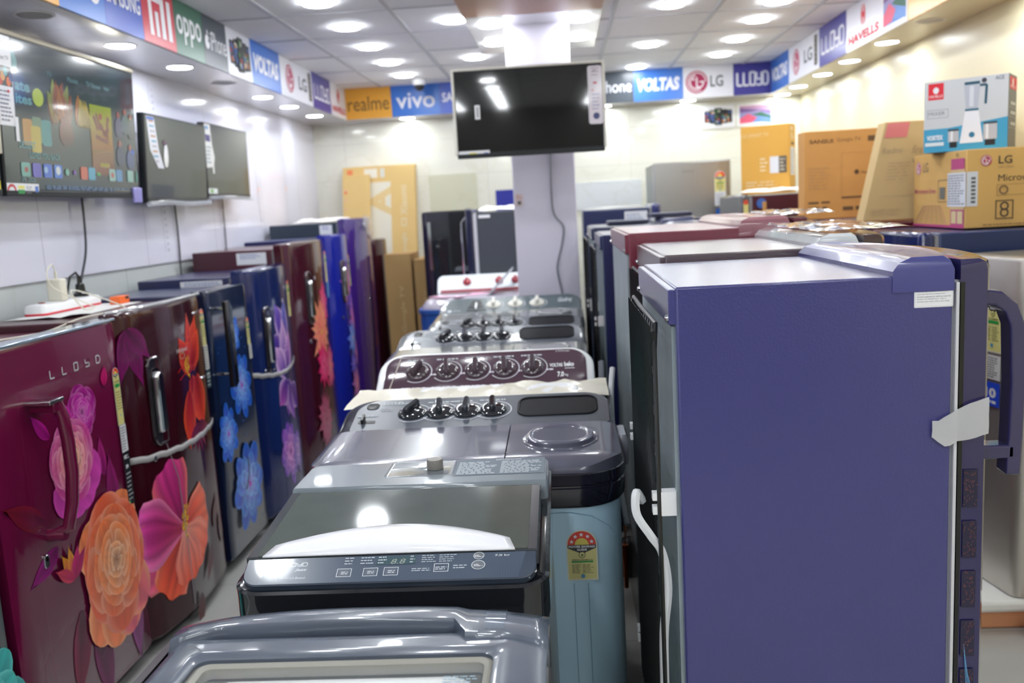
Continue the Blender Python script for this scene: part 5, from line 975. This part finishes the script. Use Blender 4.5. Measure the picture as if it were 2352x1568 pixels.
backfridge('dark blue refrigerator in the right row, behind the maroon one', .168, .70, 4.05, 4.72, 1.404, (22, 34, 84), dm=mat('blue_door', (30, 40, 100), .15, coat=.8), xd=.05, cover=(.52, .70, mat('blue_cover', (40, 46, 90), .25, coat=.5)))
backfridge('farthest refrigerator of the right row, dark blue with a pale top', .155, .70, 4.75, 5.5, 1.42, (30, 38, 76), dm=MATS['blue_door'], xd=.05, cover=(.52, .70, MATS['blue_cover']))
for i, (x_, z_) in enumerate(((.60, 1.453), (.36, 1.4235))):
    tt = thing('folded_sheet', 'dark edged flat %s on the far right row refrigerator' % ('tray, right' if i == 0 else 'tray, left'), 'tray', (x_, 5.1, z_)); MB().box(x_ - .1, x_ + .12, 5.0, 5.3, z_, z_ + .02).build('tray', mat('tray_dark', (40, 44, 70), .4), tt, bevel=.004)
# far centre right: navy unit with rating plate
t = thing('refrigerator', 'navy refrigerator side on near the back wall, with white rating plate', 'refrigerator', (.38, 6.25, 0)); MB().box(.145, .585, 6.0, 6.5, 0, 1.5).build('body', mat('leather_steel_navyb', (34, 42, 84), .3, coat=.3), t, bevel=.006); MB().box(.6, .66, 6.0, 6.5, .05, 1.525).build('door', MATS['blue_door'], t, bevel=.02); MB().box(.585, .6, 6.01, 6.49, .06, 1.5).build('gasket', rubber, t)
a = Art((.42, 6.0, 1.42), (1, 0, 0), (0, 0, 1)); a.rect(0, .15, 0, .062, (222, 226, 232)); a.lines(.01, .14, .008, .05, 3, (120, 140, 180), 2, .4, .014); a.build('rating_plate', t, PM)
crumple('crumpled clear wrap on top of the navy refrigerator by the back wall', .15, .56, 6.04, 6.4, 1.502, .02, wrapw, 15, 10, 6)
# silver refrigerator
t = thing('refrigerator', 'tall silver refrigerator against the back wall with a label column', 'refrigerator', (.95, 7.0, 0)); MB().box(.70, 1.24, 6.76, 7.4, .03, 1.81).build('body', mat('side_grey', (130, 134, 130), .35, .4), t, bevel=.006)
d = framed(lofted(0, .56, 0, .42, .006, [(0, 0), (0, .05), (-.01, .06)]), (.69, 6.75, 1.39), (1, 0, 0), (0, 0, 1)).build('freezer_door', steel, t); MB().box(.69, 1.25, 6.69, 6.75, .06, 1.38).build('door', steel, t, bevel=.012)
a = Art((1.13, 6.689, 1.44), (1, 0, 0), (0, 0, 1), eps=.002); energy(a, 0, .29, .08, .15, 3); a.cut('energy_label'); a.rect(0, .08, .04, .14, (216, 220, 226)); a.lines(.01, .07, .05, .13, 5, (140, 145, 160), 3, .4, .014); a.rect(.005, .085, -.03, .02, (40, 90, 170)); a.build('label_column', t); a = Art((.9, 6.689, 1.73), (1, 0, 0), (0, 0, 1), eps=.002); a.text('BOSCH', 0, 0, .018, (140, 138, 130), w_=.08); a.build('small_emblem', t)
MB().tube([(1.23, 6.68, 1.33), (1.245, 6.62, 1.3), (1.245, 6.6, 1.2), (1.245, 6.6, 1.0)], .013).build('handle', chrome, t)

# ================================================================ right wall refrigerators
def rfridge(label, xd, x1, y0, y1, h, hb, col, dc, m=None, dmm=None):
    t = thing('refrigerator', label, 'refrigerator', ((xd + x1) / 2, (y0 + y1) / 2, 0), 0, 'refrigerators along the right wall')
    MB().box(xd + .085, x1, y0 + .004, y1 - .004, .03, hb).build('body', m or mat('leather_steel_%d_%d_%d' % col, col, .3, coat=.3, bump=.3, bscale=230), t, bevel=.006)
    MB().box(xd + .07, xd + .085, y0 + .01, y1 - .01, .05, hb - .01).build('gasket', rubber, t); MB().box(xd + .01, xd + .07, y0 + .004, y1 - .004, .05, h).build('door', dmm or mat('gloss_door_%d_%d_%d' % dc, dc, .1, coat=.9), t, bevel=.018, seg=3)
    MB().tube([(xd + .01, y0 + .1, h - .12), (xd - .03, y0 + .1, h - .16), (xd - .03, y0 + .1, h - .5), (xd + .01, y0 + .1, h - .54)], .01).build('handle', chrome, t); return t
rfridge('navy refrigerator under the microwave carton on the right wall', 1.375, 2.04, 3.56, 4.22, 1.365, 1.36, (38, 54, 100), (28, 40, 96))
rfridge('deep red refrigerator below the large television carton on the right wall', 1.33, 2.04, 4.24, 5.2, 1.392, 1.385, (92, 24, 40), (110, 24, 44))
t = rfridge('tall wine red refrigerator with stickers in the back right corner', 1.10, 2.04, 5.66, 6.4, 1.55, 1.54, (70, 24, 44), (90, 90, 96))
MB().box(1.245, 1.27, 5.655, 5.664, .1, 1.5).build('chrome_edge', chrome, t)
a = Art((1.1, 5.658, 1.3), (1, 0, 0), (0, 0, 1), eps=.002); a.rect(.03, .06, .02, .2, (222, 214, 140)); a.disc(.045, .2, .015, (220, 80, 60)); a.cut('sticker'); a.rect(.1, .135, .02, .14, (225, 228, 232)); a.cut('sticker'); a.rect(.18, .215, .02, .15, (225, 228, 232)); a.cut('sticker'); a.disc(.14, .19, .03, (60, 110, 190)); a.build('sticker', t)
crumple('white foam sheet draped on the wine red corner refrigerator', 1.12, 1.62, 5.67, 5.78, 1.552, .03, foam, 8, 12, 4)
tt = thing('foam_sheet', 'narrow white foam flap hanging over the wine red corner refrigerator', 'foam sheet', (1.53, 5.65, 1.45)); MB().add([(1.50, 5.64, 1.56), (1.56, 5.64, 1.56), (1.545, 5.64, 1.44), (1.515, 5.64, 1.42), (1.50, 5.65, 1.56), (1.56, 5.65, 1.56), (1.545, 5.65, 1.44), (1.515, 5.65, 1.42)], [(0, 1, 2, 3), (7, 6, 5, 4), (0, 4, 5, 1), (1, 5, 6, 2), (2, 6, 7, 3), (3, 7, 4, 0)]).build('flap', foam, tt)
# steel refrigerator on its plinth
rz = radians(9)
t = thing('refrigerator', 'stainless steel refrigerator with energy label seen past the navy handle, on a brick coloured plinth', 'refrigerator', (1.50, 3.0, 0), rz, 'refrigerators along the right wall')
# local: x to the right wall, y along the row
st2 = mat('dark_steel', (205, 200, 194), .34, .8, var=.1, vscale=3)
lofted(.07, .47, .0, .44, .01, [(0, .12), (0, 1.285)]).build('body', mat('steel_side', (150, 146, 136), .3, .6), t, local=True)
lofted(.0, .065, -.002, .44, (.04, .01, .01, .04), [(0, .12), (0, 1.28), (-.004, 1.29)]).build('door', st2, t, local=True)
a = Art((-.0015, .40, 0), (0, -1, 0), (0, 0, 1), eps=.001); energy(a, .2, 1.18, .1, .22, 4); a.cut('energy_label'); a.rect(.2, .3, .865, .95, (222, 222, 222)); a.lines(.21, .29, .87, .945, 9, (110, 110, 110), 3, .5, .01); a.rect(.2, .3, .77, .855, (44, 80, 215)); a.text('10', .22, .80, .035, WHITE, w_=.06, bold=.05); a.lines(.21, .29, .775, .795, 1, WHITE, 3, .5, .02); a.cut('warranty_label'); a.text('SAMSUNG', .05, 1.245, .012, (175, 172, 170), w_=.1); a.build('door_lettering', t, local=True)
t = thing('plinth', 'salmon plastic plinth with white foam under the steel refrigerator', 'plinth', (1.65, 3.2, 0)); sal = mat('salmon_plastic', (226, 160, 118), .5)
MB().box(1.33, 1.78, 3.02, 3.46, 0, .07).build('base', sal, t, bevel=.01); MB().box(1.30, 1.98, 2.99, 3.5, .07, .115).build('foam_pad', foam, t, bevel=.015)
t = thing('plinth', 'salmon plastic plinth with white foam nearest the right edge of the photo', 'plinth', (1.75, 2.75, 0)); MB().add([(1.50, 2.93, 0), (1.9, 2.5, 0), (2.05, 2.65, 0), (1.7, 3.0, 0), (1.51, 2.94, .08), (1.9, 2.52, .08), (2.05, 2.66, .08), (1.7, 2.985, .08)], [(0, 3, 2, 1), (4, 5, 6, 7), (0, 1, 5, 4), (1, 2, 6, 5), (2, 3, 7, 6), (3, 0, 4, 7)]).build('base', sal, t, bevel=.008)
MB().add([(1.53, 2.93, .081), (1.9, 2.53, .081), (2.04, 2.66, .081), (1.7, 2.98, .081), (1.53, 2.93, .11), (1.9, 2.53, .12), (2.04, 2.66, .12), (1.7, 2.98, .11)], [(0, 3, 2, 1), (4, 5, 6, 7), (0, 1, 5, 4), (1, 2, 6, 5), (2, 3, 7, 6), (3, 0, 4, 7)]).build('foam_pad', foam, t, bevel=.01)

# ================================================================ cartons
def carton(name, label, x0, x1, y0, y1, z0, z1, m, rz=0, arts=(), cat='box', skew=None, seam=True, group=None):
    """arts: list of (face, fn(a,w,h)), faces: front (-y) left (-x) right(+x)"""
    cx, cy = (x0 + x1) / 2, (y0 + y1) / 2; t = thing(name, label, cat, (cx, cy, z0), rz, group); hx, hy, h = (x1 - x0) / 2, (y1 - y0) / 2, z1 - z0
    k = skew or (0, 0)
    P = [(-hx, -hy, 0), (hx, -hy, 0), (hx, hy, 0), (-hx, hy, 0)] + [(-hx + k[0], -hy + k[1], h), (hx + k[0], -hy + k[1], h), (hx + k[0], hy + k[1], h), (-hx + k[0], hy + k[1], h)]
    MB().add(P, [(0, 3, 2, 1), (4, 5, 6, 7), (0, 1, 5, 4), (1, 2, 6, 5), (2, 3, 7, 6), (3, 0, 4, 7)]).build('carton', m, t, local=True, bevel=.003)
    if seam: MB().box(-hx + k[0], hx + k[0], -.02 + k[1], .02 + k[1], h, h + .0008).build('box_tape', mat('brown_tape', (190, 150, 100), .3), t, local=True)
    for i, (face, fn) in enumerate(arts):
        if face == 'front': a = Art((-hx, -hy, 0), (1, 0, 0), (k[0] * 0, k[1], h), eps=.001, step=.00006); a.V = Vector((0, k[1], h)).normalized(); w_ = 2 * hx
        elif face == 'left': a = Art((-hx, hy, 0), (0, -1, 0), (0, 0, 1), eps=.001, step=.00006); w_ = 2 * hy
        else: a = Art((hx, -hy, 0), (0, 1, 0), (0, 0, 1), eps=.001, step=.00006); w_ = 2 * hy
        if k[0] and face == 'front': a.warp = None; kk = k[0] / h; pt0 = a.pt; a.pt = (lambda u, v, a=a, kk=kk: a.P + a.U * (u + v * kk) + a.V * v + a.N * a.l)
        fn(a, w_, h); a.build('print' if len(arts) == 1 else ('%s_print' % ('front' if face == 'front' else 'side')), t, PM, local=True)
    return t
DK = (70, 58, 50); PK = (186, 70, 128)
def lgL(a, w, h):
    lglogo(a, w * .1, h * .82, h * .09, (186, 80, 110)); a.text('LG', w * .2, h * .76, h * .13, (120, 108, 92), w_=w * .1); a.text('Microwave Oven', w * .03, h * .46, h * .075, (196, 110, 120), w_=w * .42, bold=.01)
    a.frame(w * .5, w * .7, h * .34, h * .64, .003, (130, 115, 90)); a.rect(w * .53, w * .63, h * .38, h * .54, (110, 108, 104))
    for k in range(12): q = k / 11; a.line((w * (.22 + .33 * q), h * .3), (w * (.04 + .62 * q), h * .05), .003, (196, 120, 140) if k % 2 else (120, 108, 92))
    a.rect(w * .74, w * .97, h * .02, h * .97 * .0 + h * .9, (186, 70, 128) if 0 else PK); a.rect(w * .735, w * .975, h * .24, h * .76, mixc((208, 180, 130), (208, 180, 130), 0)); a.rect(0, w * .98, h * .0, h * .035, PK)
    a.text('28L', w * .82, h * .93, h * .04, DK); a.rect(w * .755, w * .84, h * .06, h * .22, (214, 196, 150)); a.rect(w * .86, w * .95, h * .06, h * .22, (214, 196, 150)); a.rect(w * .68, w * 1.0, h * .28, h * .72, (214, 218, 226)); a.lines(w * .69, w * .99, h * .3, h * .7, 12, (120, 122, 130), 3, .45, .02)
def lgF(a, w, h):
    a.rect(0, w * .1, h * .28, h * .72, (214, 218, 226)); 
    for k in range(7): a.rect(w * .04, w * .08, h * (.32 + .05 * k), h * (.35 + .05 * k), (90, 90, 96))
    lglogo(a, w * .17, h * .85, h * .07, (180, 60, 84)); a.text('LG', w * .28, h * .8, h * .1, DK, w_=w * .12, bold=.01); a.text("Life's Good", w * .28, h * .745, h * .03, (150, 120, 90)); a.text('Microwave Oven', w * .28, h * .58, h * .085, DK, w_=w * .62, bold=.0)
    a.frame(w * .27, w * .6, h * .4, h * .54, .002, (165, 130, 85)); a.ring(w * .33, h * .47, .012, .018, (130, 100, 70)); a.frame(w * .26, w * .42, h * .1, h * .34, .004, DK); a.ring(w * .34, h * .265, .011, .017, DK); a.ring(w * .34, h * .18, .011, .017, DK); a.lines(w * .15, w * .6, h * .02, h * .05, 1, (140, 110, 70))
carton('microwave_carton', 'microwave oven carton with pink stripe on the navy right wall refrigerator', 1.60, 2.03, 3.66, 4.19, 1.367, 1.675, mat('microwave_carton', (214, 172, 104), .8, var=.05), arts=(('left', lgL), ('front', lgF)), seam=True)
def mixr(a, w, h):
    a.rect(0, w, 0, h, (206, 208, 212)); a.rect(0, w, 0, h * .33, (66, 160, 200), 1, 1); a.poly([(w * .3, h * .33), (w, h * .42), (w, h * .3), (w * .3, h * .3)], (66, 160, 200))
    a.rect(w * .05, w * .24, h * .74, h * .97, (222, 40, 56)); a.disc(w * .145, h * .87, w * .035, WHITE, h * .045); a.text('HAVELLS', w * .145, h * .77, h * .04, WHITE, w_=w * .16, al='c'); a.frame(w * .04, w * .3, h * .48, h * .6, .002, (150, 152, 165)); a.text('MIXER', w * .06, h * .52, h * .05, (120, 122, 140), w_=w * .2)
    a.poly([(w * .48, h * .93), (w * .68, h * .93), (w * .65, h * .56), (w * .51, h * .56)], (186, 190, 202)); a.rect(w * .49, w * .67, h * .9, h * .94, (36, 84, 106)); a.rect(w * .55, w * .6, h * .6, h * .88, (214, 216, 224)); a.path([(w * .67, h * .88), (w * .75, h * .88), (w * .74, h * .62)], w * .03, (36, 84, 106)); a.rect(w * .5, w * .66, h * .53, h * .57, (40, 100, 125))
    a.poly([(w * .44, h * .1), (w * .72, h * .1), (w * .66, h * .54), (w * .5, h * .54)], (236, 236, 242)); a.disc(w * .585, h * .21, w * .035, (50, 120, 160), h * .04)
    for x0, x1, t_ in ((.3, .43, .28), (.72, .88, .34)): a.rect(w * x0, w * x1, h * .13, h * t_, (190, 190, 196)); a.rect(w * (x0 + .03), w * (x0 + .06), h * .14, h * t_, (235, 235, 238)); a.rect(w * (x0 + .02), w * (x1 - .02), h * .05, h * .13, (34, 34, 38)); a.rect(w * x0, w * x1, h * t_, h * (t_ + .03), (60, 70, 78))
    a.text('VORTEX', w * .04, h * .17, h * .07, WHITE, w_=w * .2, bold=.05); a.rect(w * .02, w * .25, h * .09, h * .14, (226, 232, 236)); a.disc(w * .72, h * .94, w * .03, (60, 60, 76)); a.text('ACE', w * .85, h * .93, h * .05, (70, 80, 110), w_=w * .1)
def mixs(a, w, h):
    a.rect(0, w, 0, h, (116, 118, 120)); a.rect(w * .12, w, h * .8, h * .97, (206, 44, 62)); a.disc(w * .5, h * .9, w * .08, WHITE); a.text('HAVELLS', w * .5, h * .82, h * .04, WHITE, w_=w * .6, al='c')
    for z in (.55, .42, .27): a.rect(0, w, h * z, h * (z + .006), (170, 172, 174)); a.lines(w * .3, w * .9, h * (z + .03), h * (z + .09), 1, (210, 212, 216), 3, .7, .03)
carton('mixer_carton', 'grey and blue mixer grinder carton on top of the microwave carton', 1.555, 1.865, 3.80, 3.99, 1.678, 1.965, mat('grey_carton', (150, 152, 156), .6), rz=radians(-34), arts=(('front', mixr), ('right', mixs)), seam=False)
def redmi(a, w, h):
    a.rect(w * .02, w * .2, h * .84, h * .99, (226, 130, 130)); a.text('Redmi', w * .03, h * .68, h * .06, (176, 150, 120), w_=w * .16); a.text('fire tv', w * .27, h * .67, h * .08, (170, 145, 115), w_=w * .15); a.ring(w * .34, h * .64, .03, .034, (160, 138, 110), a0=pi * 1.1, a1=pi * 1.9); a.rect(w * .1, w * .9, h * .245, h * .25, (180, 160, 125)); a.lines(w * .1, w * .3, h * .4, h * .6, 6, (190, 165, 128), 4, .3, .04); a.lines(w * .05, w * .3, h * .05, h * .12, 4, (185, 160, 125), 4, .3, .04)
carton('television_carton', 'pale leaning television carton with pink square behind the microwave carton', 1.40, 1.96, 4.27, 4.37, 1.394, 1.84, cardl, arts=(('front', redmi),), skew=(.10, .0), seam=False)
def gtv(a, w, h):
    a.text('SANSUI', w * .04, h * .86, h * .045, (120, 84, 50), w_=w * .17, bold=.03); a.text('Google TV', w * .24, h * .86, h * .05, (130, 92, 58), w_=w * .17); a.rect(w * .46, w * .56, h * .86, h * .92, (110, 80, 52)); a.ring(w * .6, h * .88, .02, .028, (110, 80, 52)); a.rect(w * .64, w * .68, h * .84, h * .93, (110, 80, 52))
    a.frame(w * .27, w * .95, h * .24, h * .74, .003, (196, 144, 86)); a.rect(w * .27, w * .95, h * .225, h * .245, (110, 82, 60)); a.disc(w * .38, h * .52, .012, (90, 66, 44)); a.text('Hey Google', w * .41, h * .49, h * .04, (110, 80, 52), w_=w * .14); a.lines(w * .03, w * .2, h * .33, h * .6, 7, (196, 150, 96), 3, .35, .03); a.lines(w * .03, w * .2, h * .1, h * .22, 2, (100, 76, 54), 3, .35, .05); a.lines(w * .28, w * .6, h * .08, h * .14, 1, (110, 84, 60), 3, .7, .05)
carton('television_carton', 'orange brown television carton standing on the deep red refrigerator', 1.268, 1.97, 4.78, 4.9, 1.40, 1.85, mat('orange_carton', (214, 158, 92), .8, var=.05), arts=(('front', gtv),), seam=False)
def lgtv(a, w, h):
    a.text('LG SMART TV', w * .03, h * .84, h * .05, (226, 206, 160), w_=w * .55); a.rect(w * .6, w * .78, h * .3, h * .54, (222, 224, 230)); a.rect(w * .78, w * .94, h * .3, h * .54, (86, 80, 74)); a.lines(w * .8, w * .92, h * .32, h * .52, 4, (190, 180, 160), 3, .5, .02); a.lines(w * .4, w * .56, h * .32, h * .54, 4, (230, 214, 175), 2, .4, .03); a.lines(w * .1, w * .95, h * .06, h * .2, 3, (228, 212, 175), 2, .3, .05)
def lgtv2(a, w, h):
    a.rect(0, w, 0, h, (214, 166, 74)); a.disc(w * .3, h * .93, w * .1, (235, 225, 190)); a.text('LG', w * .5, h * .91, h * .04, (235, 225, 190)); a.lines(w * .1, w * .9, h * .77, h * .87, 3, (235, 222, 180), 2, .4, .03); a.rect(w * .25, w * .75, h * .7, h * .73, (60, 48, 36)); a.rect(w * .1, w * .85, h * .26, h * .66, (226, 228, 228)); a.lines(w * .14, w * .8, h * .28, h * .64, 10, (150, 155, 160), 3, .4, .02)
carton('television_carton', 'yellow television carton with dark printed square on the wine red corner refrigerator', 1.19, 1.50, 5.86, 6.0, 1.545, 1.975, carda, rz=radians(-28), arts=(('front', lgtv), ('right', lgtv2)), seam=False)
# left back cartons
def xia(a, w, h):
    a.rect(w * .34, w * .66, h * .05, h * .86, (226, 222, 206)); a.text('A', w * .66, h * .56, w * .3, (222, 196, 140), w_=h * .26, rot=pi / 2, bold=.05); a.rect(w * .3, w * .48, h * .9, h * .98, (232, 228, 214)); a.rect(w * .52, w * .58, h * .9, h * .98, (216, 216, 206)); a.rect(w * .06, w * .14, h * .9, h * .98, (226, 130, 80))
    a.text('Xiaomi', w * .88, h * .56, w * .09, (226, 216, 184), w_=h * .26, rot=pi / 2); a.text('Google', w * .88, h * .2, w * .09, (226, 216, 184), w_=h * .2, rot=pi / 2); a.frame(w * .8, w * .87, h * .46, h * .53, .008, (226, 216, 184))
def xib(a, w, h): a.lines(w * .05, w * .2, h * .2, h * .9, 8, (226, 180, 140), 3, .3, .03); a.disc(w * .12, h * .84, .012, (220, 90, 60))
carton('television_carton', 'tallest tan television carton with a big white letter A leaning on the back wall', -1.90, -1.27, 7.70, 7.785, 1.0, 1.97, mat('tan_carton', (222, 190, 126), .8, var=.04), arts=(('front', xia),), skew=(.03, .08), seam=False)
carton('television_carton', 'slimmer tan carton leaning in front of the tall lettered carton', -1.89, -1.66, 7.62, 7.68, 1.0, 1.90, MATS['tan_carton'], arts=(('front', xib),), skew=(.03, .08), seam=False)
carton('stacked_carton', 'orange red based carton supporting the tan television cartons', -1.95, -1.30, 7.58, 7.86, 0, .998, mat('orange_red_carton', (205, 120, 70), .7), seam=False)
for i, (x0, x1, z1, lb) in enumerate(((-1.40, -1.19, 1.24, 'brown upright carton beside the far left refrigerator, wider of the two'), (-1.17, -1.04, 1.19, 'brown upright carton beside the dark glossy refrigerator, narrower of the two'))):
    carton('tall_carton', lb, x0, x1, 6.95, 7.35, 0, z1, mat('brown_carton', (176, 142, 92), .8, var=.05), arts=(('front', lambda a, w, h: a.text('Google TV', w * .7, h * .5, w * .2, (204, 178, 132), w_=h * .3, rot=pi / 2)),), seam=False)
# dark refrigerators left of the pillar
t = thing('refrigerator', 'black mirror finish refrigerator with a pocket handle left of the pillar', 'refrigerator', (-.83, 6.75, 0)); lofted(-1.03, -.60, 6.56, 7.1, (.05, .05, .01, .01), [(0, .03), (0, 1.54), (-.01, 1.55)]).build('door', mat('mirror_black', (52, 54, 62), .07, .6, coat=1, var=.3, vscale=3), t)
framed(lofted(0, .03, 0, .36, .012, [(0, 0), (0, .012), (-.004, .018)]), (-.985, 6.563, 1.12), (1, 0, 0), (0, 0, 1)).build('handle', chrome, t); framed(MB().lathe([(.012, 0), (.01, .006), (.002, .007)], n=12), (-.93, 6.563, .98), (1, 0, 0), (0, 0, 1)).build('lock', chrome, t)
t = thing('refrigerator', 'charcoal sided refrigerator side on, just left of the pillar', 'refrigerator', (-.4, 6.5, 0)); MB().box(-.585, -.1, 6.2, 6.55, .03, 1.53).build('body', mat('charcoal_side', (66, 70, 78), .4), t, bevel=.005); MB().box(-.61, -.585, 6.21, 6.54, .05, 1.52).build('gasket', mat('pale_gasket', (205, 205, 210), .4), t); MB().box(-.665, -.61, 6.2, 6.55, .05, 1.56).build('door', mat('blue_black_door', (30, 34, 60), .12, coat=.8), t, bevel=.015)
MB().tube([(-.665, 6.26, 1.5), (-.70, 6.26, 1.46), (-.70, 6.26, 1.0), (-.665, 6.26, .96)], .008).build('handle', chrome, t); MB().box(-.57, -.49, 6.196, 6.199, 1.49, 1.51).build('white_clip', whitep, t, bevel=.001)
crumple('crumpled white wrap on the charcoal sided refrigerator', -.58, -.3, 6.22, 6.5, 1.532, .035, foam, 22, 10, 6)
crumple('red and white printed bag on the violet refrigerator top at left', -1.95, -1.62, 6.4, 7.0, 1.517, .035, mat('bag_white', (238, 232, 228), .4, var=.05), 23, 10, 8)
